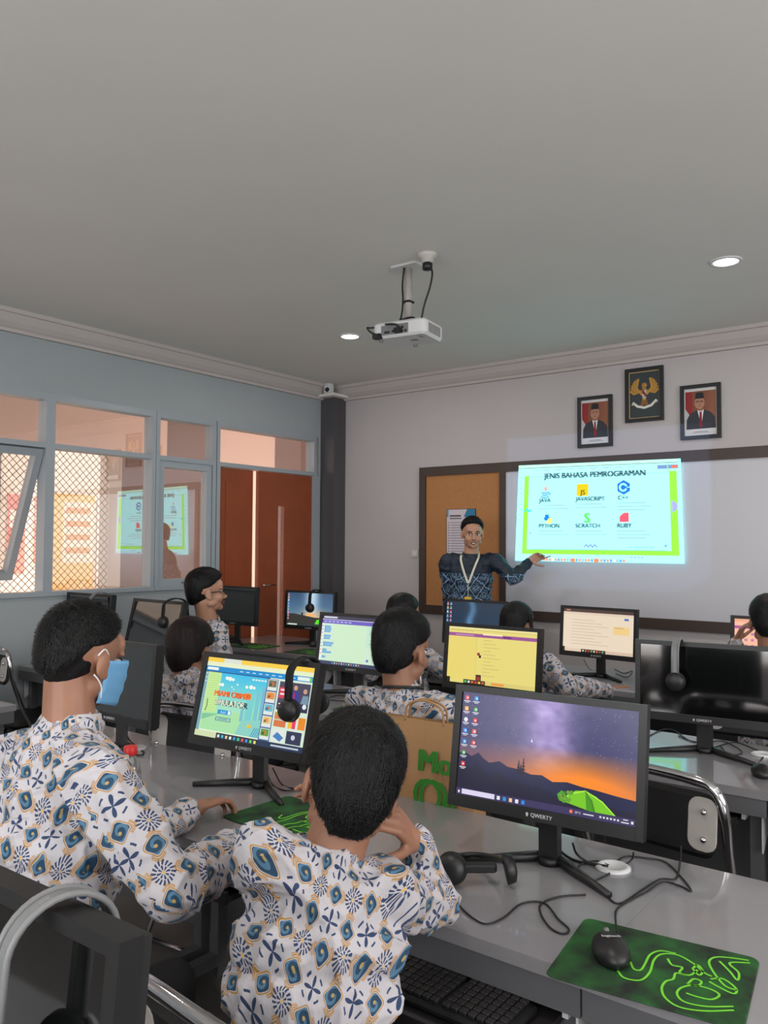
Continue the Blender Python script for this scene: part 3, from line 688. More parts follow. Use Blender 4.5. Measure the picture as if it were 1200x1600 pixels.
b = MB(); b.curve([(0.022, 0, -0.07), (0.03, 0.0, -0.11), (0.018, -0.005, -0.18), (-0.015, 0.0, -0.25), (-0.035, 0.005, -0.31), (-0.045, 0.01, -0.345)], 0.005); b.build('power_cord', M['cable'], so)
tag(so, 'white ceiling socket with black plug and cord beside the projector post', 'socket')
# small dome-less camera on top of the corner column
sc = empty('security_camera', (-4.90, 5.62, 2.93)); b = MB(); b.lathe([(0.045, 0.075), (0.045, 0.088)], None, 20); b.rbox((-0.036, -0.036, 0.0), (0.036, 0.036, 0.076), 0.014); b.build('camera_body', M['white_plastic'], sc)
b = MB(); b.ball((0.012, -0.034, 0.03), 0.022); b.build('camera_lens', M['black'], sc); tag(sc, 'small white security camera with black lens above the dark corner column', 'security camera')
b = MB(); b.box((XL+0.0, 5.60, 2.905), (-4.82, YF, 2.93)); tag(b.build('trim_6', M['ceiling']), kind='structure')

# black-level spill of the projector: a rectangular beam of faint blue light from the lens
def beam():
    src = Vector((-2.39, 3.62, 2.64)); d = bpy.data.lights.new('projector_beam', 'SPOT'); d.energy = 30; d.spot_size = math.radians(70); d.spot_blend = 0.0; d.shadow_soft_size = 0.01
    o = bpy.data.objects.new('projector_beam', d); C.objects.link(o); o.location = src; o.rotation_euler = (PI/2, 0, 0)   # looks along +Y, local x = world x, local y = world z
    d.use_nodes = True; nt = d.node_tree; X.nt = nt; em = nt.nodes['Emission']
    g = nt.nodes.new('ShaderNodeTexCoord'); sp = nt.nodes.new('ShaderNodeSeparateXYZ'); nt.links.new(g.outputs['Normal'], sp.inputs[0])
    x, y, z = (X(sp.outputs[i]) for i in range(3)); D = YF-src.y
    hx = x/z.abs()*D + src.x; hz = y/z.abs()*D + src.z
    msk = (hx > -3.17)*(hx < -1.56)*(hz < 2.40)*(hz > 1.19)
    nt.links.new(msk.o, em.inputs['Strength']); em.inputs['Color'].default_value = (0.35, 0.55, 1.0, 1)
beam()

# ------------------------------------------------------------------ desks
TOP = 0.75
def desk(x0, x1, y0, y1, stations, label, tray_out=0.0):
    W = x1-x0+0.0008; D = y1-y0; root = empty('computer_desk', ((x0+x1)/2, y0, 0)); h = W/2
    t = MB(); t.box((-h, 0, TOP-0.028), (h, D, TOP)); t.build('tabletop', M['desk'], root)
    a = MB(); a.box((-h+0.002, 0.004, TOP-0.085), (h-0.002, 0.024, TOP-0.028)); a.box((-h+0.002, 0.024, TOP-0.085), (-h+0.022, D-0.01, TOP-0.028)); a.box((h-0.022, 0.024, TOP-0.085), (h-0.002, D-0.01, TOP-0.028)); a.build('apron', M['desk_edge'], root)
    p = MB(); p.box((-h+0.03, D-0.06, 0.12), (h-0.03, D-0.045, TOP-0.028)); p.build('modesty_panel', M['desk_edge'], root)
    for s in (-1, 1):
        l = MB(); xa = s*(h-0.045)
        for yy in (0.06, D-0.10): l.box((xa-0.02, yy, 0), (xa+0.02, yy+0.04, TOP-0.085))
        l.box((xa-0.02, 0.10, 0.04), (xa+0.02, D-0.10, 0.08))
        lg = l.build('leg_frame', M['desk_edge'], root)
        l = MB(); l.prism([(0.035, TOP-0.086), (0.20, TOP-0.086), (0.035, TOP-0.21)], 'x', xa+s*0.021, xa+s*0.026); l.build('corner_bracket', M['white_metal'], lg)
    for sx in stations:
        c = sx-(x0+x1)/2; w = 0.31
        k = MB(); k.box((c-w, -tray_out, 0.625), (c+w, 0.36-tray_out, 0.64)); k.box((c-w, -tray_out-0.012, 0.622), (c+w, -tray_out, 0.652)); tr = k.build('keyboard_tray', M['desk_dark'], root)
        for s in (-1, 1):
            r = MB(); r.box((c+s*(w+0.012)-0.006, 0.03, 0.64), (c+s*(w+0.012)+0.006, 0.4, TOP-0.028)); r.build('tray_runner', M['white_metal'], tr)
    return tag(root, label, 'desk', None)
desk(-5.0, -3.80, 1.45, 2.08, [-4.4], 'grey computer desk end at left behind the masked boy, below the chrome chair')
desk(-3.10, -2.29, 1.43, 2.08, [-2.68], 'grey computer desk under the monitor straight in front of the masked boy')
desk(-2.289, -1.44, 1.43, 2.08, [-1.88], 'grey computer desk carrying the game monitor')
desk(-1.439, -0.625, 1.43, 2.08, [-0.99], 'nearest grey computer desk carrying the purple sunset monitor, keyboard tray pulled out', 0.15)
desk(-0.624, 0.20, 1.43, 2.08, [-0.1], 'nearest grey computer desk reaching the right picture edge, under the bright mousepad')
desk(-5.0, -3.88, 2.74, 3.36, [-4.4], 'grey computer desk against the window wall under the tilted reflecting monitor')
desk(-3.10, -2.27, 2.83, 3.47, [-2.7], 'grey computer desk under the block-code monitor')
desk(-2.269, -1.43, 2.83, 3.47, [-1.84], 'grey computer desk under the yellow-page monitor')
desk(-1.429, -0.60, 2.83, 3.47, [-1.0], 'grey computer desk with green glow under the large dark monitor at right')
desk(-0.599, 0.20, 2.83, 3.47, [-0.1], 'grey computer desk at the right picture edge, beside the large dark monitor')
desk(-5.0, -3.72, 4.22, 5.02, [-4.3], 'grey computer desk nearest the wooden doors')
desk(-3.715, -2.36, 4.28, 5.02, [-2.8], 'grey computer desk in front of the teacher, under the dark blue desktop monitor')
desk(-2.355, -0.05, 4.28, 5.02, [-1.9, -0.89], 'grey computer desk under the monitor showing a pale document')
desk(-2.35, -0.52, -0.06, 0.56, [-0.9], 'grey computer desk below the near monitor cut off at bottom left')

# ------------------------------------------------------------------ monitors
SW, SH = 0.455, 0.256
def monitor(x, y, yaw, tilt, draw, label, ztop=1.168, k=1.0, logo=True, emis=None, floor_z=TOP):
    yaw = math.radians(yaw); ti = math.radians(tilt); H2 = 0.151*k; W2 = 0.2475*k
    root = empty('computer_monitor', (x+math.sin(yaw)*math.sin(ti)*H2, y-math.cos(yaw)*math.sin(ti)*H2, floor_z), yaw)
    zc = ztop-floor_z-H2*math.cos(ti); A = Tr(0, 0, zc) @ Rx(-ti) @ Matrix.Scale(k, 4)
    b = MB(); W, H = 0.2475, 0.151
    sx, st, sb = 0.019, 0.017, 0.029
    b.box((-W, -0.006, -H), (-W+sx, 0.022, H), A); b.box((W-sx, -0.006, -H), (W, 0.022, H), A)
    b.box((-W+sx, -0.006, H-st), (W-sx, 0.022, H), A); b.box((-W+sx, -0.008, -H), (W-sx, 0.022, -H+sb), A)
    b.box((-W+sx, 0.002, -H+sb), (W-sx, 0.02, H-st), A)
    hs = b.build('bezel', M['black'], root)
    b = MB(); b.box((-W+0.004, 0.0222, -H+0.004), (W-0.004, 0.034, H-0.004), A); b.rbox((-0.15, -0.09, 0.034), (0.15, 0.10, 0.05), 0.03, A @ Rx(-PI/2)); b.build('back_cover', M['screen_back'], root)
    zs0 = -H+sb; zs1 = H-st
    if draw:
        c = Canvas(lambda u, v, l: A @ Vector((-SW/2+u*SW, 0.0005-l*0.0006, zs1-v*(zs1-zs0))), SW/(zs1-zs0)); draw(c)
        c.build('screen', emis or M['screen'], root)
    else:
        b = MB(); b.box((-W+sx, -0.0005, zs0), (W-sx, 0.0019, zs1), A); b.build('screen', M['screen_off'], root)
    if logo:
        c = Canvas(lambda u, v, l: A @ Vector((-0.04+u*0.08, -0.0083-l*0.0002, -H+sb-v*sb)), 0.08/sb)
        c.text('QWERTY', 0.24, 0.68, 0.33, (190, 190, 194), 'l', 0.03); c.disc(0.13, 0.5, 0.12, (190, 190, 194)); c.rect(0.1, 0.62, 0.16, 0.70, (190, 190, 194)); c.build('maker_mark', M['print'], hs)
    n = MB(); n.prism([(-0.024, 0.03), (0.024, 0.03), (0.030, 0.045), (-0.030, 0.045)], 'z', 0.012, zc-0.02)
    n.box((-0.03, 0.02, zc-0.06), (0.03, 0.06, zc-0.01)); n.build('stand_neck', M['black'], root)
    f = MB()
    for s in (-1, 1):
        f.tube([(0, 0.065, 0.013), (s*0.08, 0.0, 0.012), (s*0.185, -0.075, 0.008)], [0.014, 0.012, 0.008], 8)
    f.lathe([(0.03, 0), (0.03, 0.016), (0.02, 0.02)], Tr(0, 0.045, 0), 16)
    f.build('stand_foot', M['black'], root)
    return tag(root, label, 'monitor', None)

def taskbar(c, col=(52, 48, 84), y=0.93, search=None):
    c.rect(0, y, 1, 1, col)
    if search: c.rect(0.035, y+0.008, 0.235, 0.99, search); c.poly([(0.012, y+0.05), (0.022, y+0.05), (0.022, y+0.025), (0.012, y+0.025)], (230, 230, 240))
def icons(c, cols=2, s=1.0):
    pal = [(230, 80, 90), (80, 180, 90), (230, 230, 235), (240, 110, 90), (40, 150, 220), (240, 170, 60), (220, 60, 70), (60, 140, 230)]
    n = 0; lay = [7, 5] if cols == 2 else [9]
    for i, m in enumerate(lay):
        for j in range(m):
            u = 0.03+i*0.058*s; v = 0.05+j*0.095*s if cols == 1 else 0.055+j*0.108
            k = pal[(n*5+i) % 8]; n += 1
            if n % 3: c.rect(u-0.012, v-0.022, u+0.012, v+0.02, k)
            else: c.disc(u, v, 0.022, k)
            c.disc(u+0.002, v, 0.009, (240, 240, 245)); c.rect(u-0.02, v+0.028, u+0.02, v+0.036, (225, 225, 235)); c.rect(u-0.012, v+0.042, u+0.012, v+0.049, (205, 205, 220))
def night(c, warm=1.0):
    def f(a, b):
        top = mix((78, 74, 118), (58, 58, 104), abs(a-0.35)); g = math.exp(-((a-0.5-0.06*b)/0.13)**2)
        k = mix(top, (186, 160, 226), g*(0.85-0.3*b)); n = noise.noise(Vector((a*9, b*9, 3)))*0.5+noise.noise(Vector((a*22, b*22, 1)))*0.4
        k = mix(k, (214, 196, 240), max(0, g*n*1.1)); k = mix(k, (46, 44, 92), max(0, -n)*0.6)
        h = max(0, (b-0.42)/0.38); hot = math.exp(-((a-0.72)/0.38)**2)
        return mix(k, mix((190, 112, 92), (255, 140, 36), hot), min(1, h**0.9*(0.7+0.8*hot)))
    c.grid(0, 0, 1, 1, 56, 36, f)
    rnd = random.Random(4)
    for i in range(110): u, v = rnd.random(), rnd.random()*0.55; c.rect(u, v, u+0.0022, v+0.004, (206, 200, 232))
    ridge = [(0, 0.60), (0.04, 0.59), (0.08, 0.62), (0.12, 0.575), (0.15, 0.62), (0.19, 0.655), (0.25, 0.625), (0.30, 0.665), (0.36, 0.67), (0.44, 0.70), (0.5, 0.69), (0.56, 0.735), (0.64, 0.715), (0.72, 0.735), (0.8, 0.745), (0.9, 0.765), (1, 0.78)]
    for (u0, v0), (u1, v1) in zip(ridge[:-1], ridge[1:]): c.poly([(u0, 1), (u1, 1), (u1, v1), (u0, v0)], (26, 28, 70))
    for (u0, v0), (u1, v1) in zip(ridge[:-1], ridge[1:]): c.poly([(u0, 1), (u1, 1), (u1, v1+0.1), (u0, v0+0.12)], (24, 22, 52))
    for tx, th in ((0.365, 0.12), (0.392, 0.15), (0.378, 0.09)):
        for i in range(5): w2 = 0.004+i*0.003; v = 0.70-th+i*th/5; c.poly([(tx-w2, v+0.035), (tx+w2, v+0.035), (tx, v)], (20, 20, 48))
    tent = [(0.61, 0.885), (0.80, 0.945), (0.91, 0.955), (0.86, 0.88), (0.80, 0.80), (0.74, 0.765), (0.69, 0.775), (0.65, 0.82)]
    c.poly(tent, (120, 200, 30)); c.poly([(0.75, 0.93), (0.80, 0.945), (0.78, 0.84), (0.74, 0.77)], (70, 150, 20)); c.line([(0.61, 0.885), (0.66, 0.815), (0.74, 0.765), (0.83, 0.835), (0.91, 0.955)], 0.01, (180, 240, 70)); c.line([(0.74, 0.765), (0.775, 0.85), (0.79, 0.94)], 0.007, (60, 110, 16))
    rnd = random.Random(9)
    for i in range(24): u, v = 0.6+rnd.random()*0.07, 0.79+rnd.random()*0.1; c.disc(u, v, 0.008+rnd.random()*0.012, (70+rnd.randint(0, 50), 160, 40), n=7)
def s_fore(c):
    night(c); taskbar(c, (58, 50, 92), 0.935, (222, 214, 240)); icons(c)
    c.poly([(0.43, 0.40), (0.44, 0.40), (0.432, 0.37)], (240, 240, 250))
    for i, k in enumerate([(230, 230, 240), (40, 150, 220), (240, 200, 150), (230, 230, 240), (40, 140, 230)]): c.rect(0.25+i*0.036, 0.95, 0.268+i*0.036, 0.985, k)
    c.disc(0.67, 0.965, 0.016, (240, 120, 90)); c.text('29\u00b0C', 0.69, 0.975, 0.02, (225, 225, 235)); c.rect(0.735, 0.962, 0.79, 0.972, (215, 215, 228))
    for i in range(6): c.rect(0.82+i*0.018, 0.958, 0.83+i*0.018, 0.975, (215, 215, 228))
    c.rect(0.94, 0.948, 0.965, 0.956, (225, 225, 235)); c.rect(0.93, 0.972, 0.97, 0.981, (225, 225, 235)); c.rect(0.98, 0.955, 0.992, 0.978, (225, 225, 235))
def s_game(c):
    c.rect(0, 0, 1, 1, (226, 242, 214)); c.rect(0, 0, 1, 0.055, (250, 206, 74)); c.rect(0.16, 0, 0.33, 0.055, (220, 226, 214)); c.rect(0, 0.055, 1, 0.11, (230, 238, 200))
    c.rect(0, 0.11, 1, 0.175, (24, 140, 206)); c.rect(0.01, 0.125, 0.12, 0.16, (236, 242, 236)); c.rect(0, 0.175, 0.62, 0.187, (30, 74, 130))
    for i in range(9): c.rect(0.33+i*0.06, 0.138, 0.36+i*0.06, 0.15, (190, 226, 244))
    c.rect(0.86, 0.12, 0.965, 0.165, (226, 240, 236)); c.rect(0.965, 0.12, 0.985, 0.165, (120, 206, 70)); c.rect(0, 0.187, 0.03, 0.93, (126, 170, 176))
    for i in range(3): c.disc(0.015, 0.21+i*0.05, 0.009, (240, 246, 240))
    c.grid(0.035, 0.187, 0.60, 0.915, 10, 10, lambda a, b: mix((60, 190, 232), (176, 230, 190), b*1.5))
    c.grid(0.035, 0.187, 0.16, 0.70, 2, 8, lambda a, b: (196, 232, 150))
    for i in range(16): c.rect(0.035, 0.20+i*0.031, 0.15, 0.204+i*0.031, (160, 208, 120))
    c.poly([(0.035, 0.70), (0.60, 0.62), (0.60, 0.915), (0.035, 0.915)], (170, 226, 168)); c.poly([(0.035, 0.72), (0.2, 0.70), (0.035, 0.80)], (130, 196, 150))
    for i, (a, b, h) in enumerate([(0.44, 0.07, 0.30), (0.52, 0.04, 0.36), (0.40, 0.03, 0.2), (0.57, 0.03, 0.42)]): c.rect(a, 0.72-h, a+b, 0.75, (120, 206-8*i, 206))
    c.poly([(0.38, 0.915), (0.6, 0.915), (0.6, 0.7), (0.42, 0.74)], (140, 208, 196))
    for i in range(5): c.poly([(0.52+i*0.018, 0.915), (0.528+i*0.018, 0.915), (0.56+i*0.018, 0.80), (0.552+i*0.018, 0.80)], (60, 150, 196))
    for u, v, r in ((0.22, 0.245, 0.028), (0.25, 0.25, 0.034), (0.28, 0.255, 0.024), (0.16, 0.335, 0.02), (0.185, 0.335, 0.028), (0.28, 0.35, 0.012), (0.33, 0.31, 0.014), (0.42, 0.325, 0.024), (0.46, 0.32, 0.032), (0.49, 0.325, 0.022), (0.30, 0.375, 0.01)): c.disc(u, v, r, (238, 246, 236), ry=r*0.8)
    for i in range(5): c.rect(0.46+i*0.028, 0.215, 0.48+i*0.028, 0.235, (226, 236, 230))
    c.text('MIAMI CRIME', 0.122, 0.48, 0.072, (190, 60, 20), 'l', 0.06); c.text('MIAMI CRIME', 0.12, 0.475, 0.07, (250, 120, 30), 'l', 0.03)
    c.rect(0.415, 0.40, 0.475, 0.475, (244, 130, 40)); c.text('3D', 0.445, 0.46, 0.045, (190, 60, 20), 'c', 0.04)
    c.text('SIMULATOR', 0.145, 0.592, 0.075, (44, 40, 30), 'l', 0.10); c.text('SIMULATOR', 0.145, 0.587, 0.068, (246, 240, 220), 'l', 0.02)
    c.rect(0.185, 0.645, 0.315, 0.70, (30, 150, 210)); c.text('PLAY', 0.24, 0.69, 0.03, (230, 244, 250), 'c'); c.rect(0.285, 0.65, 0.31, 0.695, (226, 240, 240)); c.rect(0.175, 0.735, 0.32, 0.785, (60, 90, 100)); c.rect(0.18, 0.74, 0.315, 0.78, (150, 206, 190)); c.text('ACTIVATE', 0.245, 0.77, 0.024, (40, 60, 70), 'c')
    c.disc(0.49, 0.79, 0.02, (250, 206, 50)); c.rect(0.485, 0.78, 0.52, 0.81, (240, 190, 40)); c.line([(0.065, 0.53), (0.07, 0.62), (0.06, 0.68)], 0.012, (40, 70, 60))
    c.rect(0.60, 0.187, 0.70, 0.93, (70, 96, 150)); pal = [(110, 110, 90), (226, 150, 70), (90, 190, 220), (230, 200, 130), (90, 160, 60)]
    for i in range(5):
        v = 0.195+i*0.147; c.rect(0.608, v, 0.692, v+0.132, (222, 232, 226)); c.rect(0.614, v+0.008, 0.686, v+0.09, pal[i]); c.disc(0.65, v+0.05, 0.028, mix(pal[i], (240, 110, 60), 0.6)); c.disc(0.635, v+0.06, 0.018, mix(pal[i], (40, 40, 40), 0.6))
    c.rect(0.70, 0.187, 1, 0.93, (214, 232, 214)); c.rect(0.715, 0.2, 0.985, 0.54, (74, 70, 92)); c.rect(0.72, 0.27, 0.79, 0.4, (214, 60, 90)); c.rect(0.73, 0.29, 0.785, 0.31, (240, 220, 220)); c.rect(0.73, 0.34, 0.785, 0.36, (250, 230, 230))
    c.poly([(0.82, 0.5), (0.905, 0.5), (0.895, 0.33), (0.875, 0.30), (0.84, 0.30), (0.825, 0.34)], (60, 60, 150)); c.rect(0.845, 0.32, 0.86, 0.49, (176, 40, 90)); c.disc(0.86, 0.26, 0.03, (206, 160, 130)); c.poly([(0.91, 0.5), (0.985, 0.5), (0.975, 0.34), (0.93, 0.34)], (120, 150, 170)); c.disc(0.945, 0.29, 0.03, (196, 160, 136))
    c.rect(0.715, 0.44, 0.985, 0.54, (60, 60, 84)); c.rect(0.73, 0.46, 0.8, 0.475, (230, 230, 240)); c.rect(0.73, 0.5, 0.77, 0.515, (230, 230, 240)); c.disc(0.955, 0.47, 0.03, (230, 236, 236))
    c.rect(0.715, 0.57, 0.82, 0.74, (214, 120, 70)); c.rect(0.73, 0.57, 0.80, 0.605, (110, 200, 60)); c.rect(0.715, 0.65, 0.82, 0.665, (190, 206, 180))
    c.rect(0.84, 0.63, 0.88, 0.74, (240, 190, 60)); c.rect(0.875, 0.63, 0.905, 0.74, (230, 60, 110)); c.rect(0.925, 0.6, 0.985, 0.74, (236, 140, 40)); c.rect(0.715, 0.77, 0.82, 0.92, (226, 230, 226)); c.poly([(0.725, 0.86), (0.79, 0.91), (0.82, 0.86), (0.76, 0.8)], (70, 130, 190)); c.rect(0.84, 0.77, 0.97, 0.92, (50, 56, 84)); c.disc(0.9, 0.84, 0.03, (200, 206, 220))
    c.rect(0, 0.93, 1, 1, (210, 222, 176)); c.rect(0.21, 0.93, 0.60, 1, (46, 52, 60)); c.rect(0.60, 0.93, 1, 1, (40, 54, 84)); c.rect(0.72, 0.955, 0.96, 0.975, (190, 200, 214))
    for i, k in enumerate([(220, 226, 230), (60, 190, 220), (226, 206, 170), (240, 240, 230), (60, 160, 220), (60, 206, 150), (226, 90, 90), (90, 140, 240), (90, 220, 110), (240, 220, 120)]): c.rect(0.225+i*0.038, 0.95, 0.245+i*0.038, 0.985, k)
def s_code(c):
    c.rect(0, 0, 1, 1, (206, 232, 206)); c.rect(0, 0, 1, 0.07, (56, 50, 74)); c.rect(0.02, 0.015, 0.22, 0.05, (206, 210, 226)); c.rect(0, 0.07, 1, 0.085, (196, 200, 236)); c.rect(0, 0.085, 1, 0.16, (104, 92, 190))
    for i in range(7): c.rect(0.03+i*0.06, 0.112, 0.07+i*0.06, 0.13, (206, 206, 244))
    c.rect(0, 0.16, 0.03, 0.93, (230, 238, 230)); c.rect(0.66, 0.17, 0.99, 0.6, (196, 230, 206)); c.grid(0.19, 0.17, 0.65, 0.92, 3, 3, lambda a, b: (204, 234, 200))
    for i in range(9): c.disc(0.015, 0.22+i*0.07, 0.014, [(60, 140, 230), (160, 90, 220), (210, 80, 190), (240, 190, 60), (240, 170, 40), (80, 190, 220), (90, 190, 90), (240, 140, 60), (230, 90, 110)][i])
    v = 0.21
    for i, wd in enumerate([0.09, 0.10, 0.09, 0, 0.10, 0.09, 0, 0.15, 0.13, 0, 0.06, 0.13, 0, 0.05]):
        if wd: c.rect(0.045, v, 0.045+wd, v+0.038, (36, 140, 214)); c.rect(0.06, v+0.014, 0.04+wd, v+0.022, (190, 224, 244))
        v += 0.048
    c.disc(0.80, 0.45, 0.03, (236, 190, 100)); c.rect(0.79, 0.45, 0.815, 0.53, (232, 176, 90)); c.rect(0.69, 0.83, 0.72, 0.88, (90, 110, 200)); c.rect(0.95, 0.85, 0.98, 0.89, (70, 100, 210))
    c.rect(0, 0.93, 1, 1, (52, 60, 96))
    for i in range(12): c.rect(0.2+i*0.035, 0.95, 0.215+i*0.035, 0.98, [(80, 180, 220), (220, 220, 230), (230, 150, 80)][i % 3])
def s_yellow(c):
    c.rect(0, 0, 1, 1, (232, 216, 124)); c.rect(0, 0.0, 1, 0.03, (236, 226, 160)); c.rect(0.02, 0.045, 0.3, 0.065, (206, 190, 120)); c.rect(0.3, 0.04, 0.98, 0.05, (206, 190, 120)); c.rect(0, 0.105, 1, 0.165, (156, 84, 150)); c.rect(0.4, 0.09, 0.62, 0.12, (246, 236, 180)); c.rect(0.63, 0.12, 0.72, 0.15, (110, 50, 120)); c.rect(0.08, 0.13, 0.3, 0.145, (206, 160, 200))
    c.rect(0.0, 0.165, 0.33, 0.93, (234, 214, 116)); c.rect(0.33, 0.165, 0.334, 0.93, (214, 196, 108))
    for i in range(11): c.rect(0.41, 0.21+i*0.062, 0.50+0.05*(i % 3), 0.218+i*0.062, (190, 176, 104))
    c.rect(0.345, 0.44, 0.375, 0.49, (150, 50, 60)); c.rect(0.365, 0.48, 0.39, 0.53, (46, 30, 40)); c.rect(0.34, 0.83, 0.40, 0.93, (60, 40, 40)); c.rect(0.35, 0.86, 0.39, 0.93, (150, 60, 50))
    c.rect(0.20, 0.93, 0.45, 1, (60, 56, 46)); c.rect(0.45, 0.93, 1, 1, (220, 204, 120))
    for i, k in enumerate([(90, 200, 90), (230, 230, 220), (230, 110, 60), (220, 60, 60), (240, 200, 60), (230, 90, 50)]): c.rect(0.21+i*0.04, 0.95, 0.235+i*0.04, 0.985, k)
    c.rect(0.52, 0.945, 0.66, 0.985, (238, 150, 70)); c.rect(0, 0.91, 0.04, 1, (40, 36, 30))
def s_doc(c):
    c.rect(0, 0, 1, 1, (234, 216, 192)); c.rect(0, 0, 1, 0.075, (76, 58, 54)); c.rect(0.04, 0.02, 0.1, 0.05, (190, 130, 110)); c.rect(0, 0.075, 1, 0.13, (226, 204, 182)); c.rect(0.87, 0.16, 0.93, 0.21, (70, 120, 190)); c.rect(0.72, 0.36, 0.94, 0.54, (240, 206, 140)); c.rect(0.74, 0.38, 0.86, 0.395, (190, 150, 110))
    for i in range(9): c.rect(0.12, 0.25+i*0.07, 0.12+0.34+0.1*((i*7) % 3), 0.26+i*0.07, (196, 176, 160))
    c.rect(0.27, 0.93, 0.62, 1, (56, 44, 42)); c.rect(0.62, 0.93, 1, 1, (214, 190, 168)); c.rect(0, 0.93, 0.27, 1, (226, 204, 180)); c.rect(0, 0.9, 0.03, 1, (60, 40, 30))
    for i in range(8): c.rect(0.29+i*0.04, 0.95, 0.31+i*0.04, 0.985, [(230, 230, 220), (230, 130, 60), (210, 60, 50), (90, 200, 120)][i % 4])
def s_blue(c):
    c.grid(0, 0, 1, 1, 24, 14, lambda a, b: mix(mix((18, 44, 66), (30, 60, 90), b), (120, 170, 214), 0.9*math.exp(-((a-0.45-0.03*math.sin(b*9))/0.055)**2)*(0.6+0.4*b)))
    icons(c, 2); taskbar(c, (20, 30, 44), 0.94)
def s_door(c):
    c.grid(0, 0, 1, 1, 28, 18, lambda a, b: mix(mix(mix((58, 84, 116), (108, 150, 180), b), (190, 220, 240), math.exp(-((a-0.55)/0.14)**2)*(1-0.2*b)), (250, 190, 120), max(0, b-0.4)*2.2*math.exp(-((a-0.6)/0.3)**2)))
    r = [(0, 0.66), (0.15, 0.64), (0.35, 0.68), (0.6, 0.73), (0.8, 0.74), (1, 0.76)]
    for (u0, v0), (u1, v1) in zip(r[:-1], r[1:]): c.poly([(u0, 1), (u1, 1), (u1, v1), (u0, v0)], (58, 56, 54))
    c.rect(0.32, 0.6, 0.36, 0.7, (50, 50, 50)); c.rect(0.42, 0.62, 0.6, 0.7, (250, 180, 110)); c.poly([(0.62, 0.93), (0.86, 0.93), (0.84, 0.82), (0.76, 0.78), (0.66, 0.8)], (90, 230, 40)); icons(c, 1, 0.95); taskbar(c, (52, 58, 60), 0.94, (206, 220, 206))
def s_pink(c):
    c.rect(0, 0, 1, 1, (250, 190, 160)); c.rect(0, 0.14, 0.6, 0.2, (176, 80, 150)); c.rect(0, 0.0, 1, 0.06, (240, 170, 140))
    for i in range(5):
        for j in range(3): c.rect(0.04+j*0.07, 0.28+i*0.12, 0.07+j*0.07, 0.33+i*0.12, (190, 120, 170))

monitor(-0.893, 1.850, 4.4, 9, s_fore, 'nearest lit monitor with purple night sky, orange sunset and green tent wallpaper')
monitor(-1.91, 1.866, 4.5, 14, s_game, 'monitor showing a bright blue and green game web page with a headset over its corner')
monitor(-0.895, 3.19, 7, 3, None, 'large dark switched-off monitor at right with a headset hanging over its top')
monitor(-1.845, 3.265, 0.8, 6, s_yellow, 'monitor showing a pale yellow page with a purple bar')
monitor(-1.90, 4.635, -5, 4, s_doc, 'monitor showing a pale peach document beneath the whiteboard')
monitor(-2.685, 3.32, 2, 9, s_code, 'monitor showing a mint green block-coding page with blue blocks')
monitor(-4.29, 4.72, 4, 3, s_door, 'small looking monitor before the dark column with dusk wallpaper and green tent')
monitor(-4.80, 4.40, 1, 3, None, 'switched-off monitor in front of the left wooden door beside the boy in glasses', ztop=1.20)
monitor(-4.13, 3.16, -2, 13, None, 'switched-off tilted monitor by the window wall mirroring the lattice windows', ztop=1.185, k=1.05)
monitor(-4.74, 3.075, 1, 4, None, 'switched-off monitor peeking above the masked boy\'s head by the window wall', ztop=1.205)
monitor(-2.66, 1.845, 0, 4, None, 'switched-off monitor directly in front of the masked boy')
monitor(-2.79, 4.70, -2, 4, s_blue, 'dark blue desktop monitor in front of the teacher')
monitor(-0.89, 4.58, -1, 4, s_pink, 'monitor with salmon pink page, mostly hidden by the boy at the right edge')
monitor(-0.895, 0.46, 1, 5, None, 'very near switched-off monitor cut off at the bottom left corner with a grey-banded headset')

# ------------------------------------------------------------------ headsets
def headset(loc, rz, label, band='black_soft', r=0.085, drop=0.115, spread=0.075, lie=None, mic=True, grp=None):
    """band arches over local x=0 in the YZ plane: one cup in front (-y), the other behind (+y)"""
    root = empty('headset', loc, rz)
    if lie: root.rotation_euler = lie
    top = 0.012
    arc = []
    for i in range(17):
        a = PI*i/16; arc.append(Vector((0, -spread*math.cos(a), top+0.0+drop*0.45*math.sin(a)-drop*0.45)))
    pts = [Vector((0, -spread-0.006, -drop))]+[p+Vector((0, 0, 0)) for p in arc]+[Vector((0, spread+0.006, -drop))]
    b = MB()
    n = len(pts)                               # flat strap: two offset tubes joined by a sheet
    for s in (-1, 1): b.tube([p+Vector((s*0.011, 0, 0)) for p in pts], 0.0038, 6)
    vs = []
    for p in pts: vs += [p+Vector((-0.011, 0, 0)), p+Vector((0.011, 0, 0))]
    o = len(b.v); b.add(vs, [(2*i, 2*i+1, 2*i+3, 2*i+2) for i in range(n-1)])
    b.build('headband', M[band], root)
    for s in (-1, 1):
        Ac = Tr(0, s*(spread+0.002), -drop-0.025) @ Rx(-s*PI/2)
        c = MB(); c.lathe([(0.012, 0.024), (0.028, 0.02), (0.034, 0.008), (0.034, 0.0)], Ac, 24); cup = c.build('ear_cup', M['black'], root)
        c = MB(); c.lathe([(0.033, -0.001), (0.037, -0.006), (0.034, -0.016), (0.018, -0.018)], Ac, 24); c.build('ear_cushion', M['black_soft'], cup)
    if mic:
        m = MB(); m.curve([(0.0, -spread-0.012, -drop-0.03), (0.02, -spread-0.03, -drop-0.07), (0.012, -spread-0.03, -drop-0.11)], 0.0022); m.build('microphone_boom', M['black'], root)
    return tag(root, label, 'headset', grp)
headset((-1.735, 1.885, 1.168), math.radians(5), 'black headset hanging over the top right corner of the game monitor', mic=False)
headset((-0.98, 3.17, 1.168), math.radians(9), 'black headset with pale padded band over the large dark monitor at right', band='grey_plastic', mic=False)
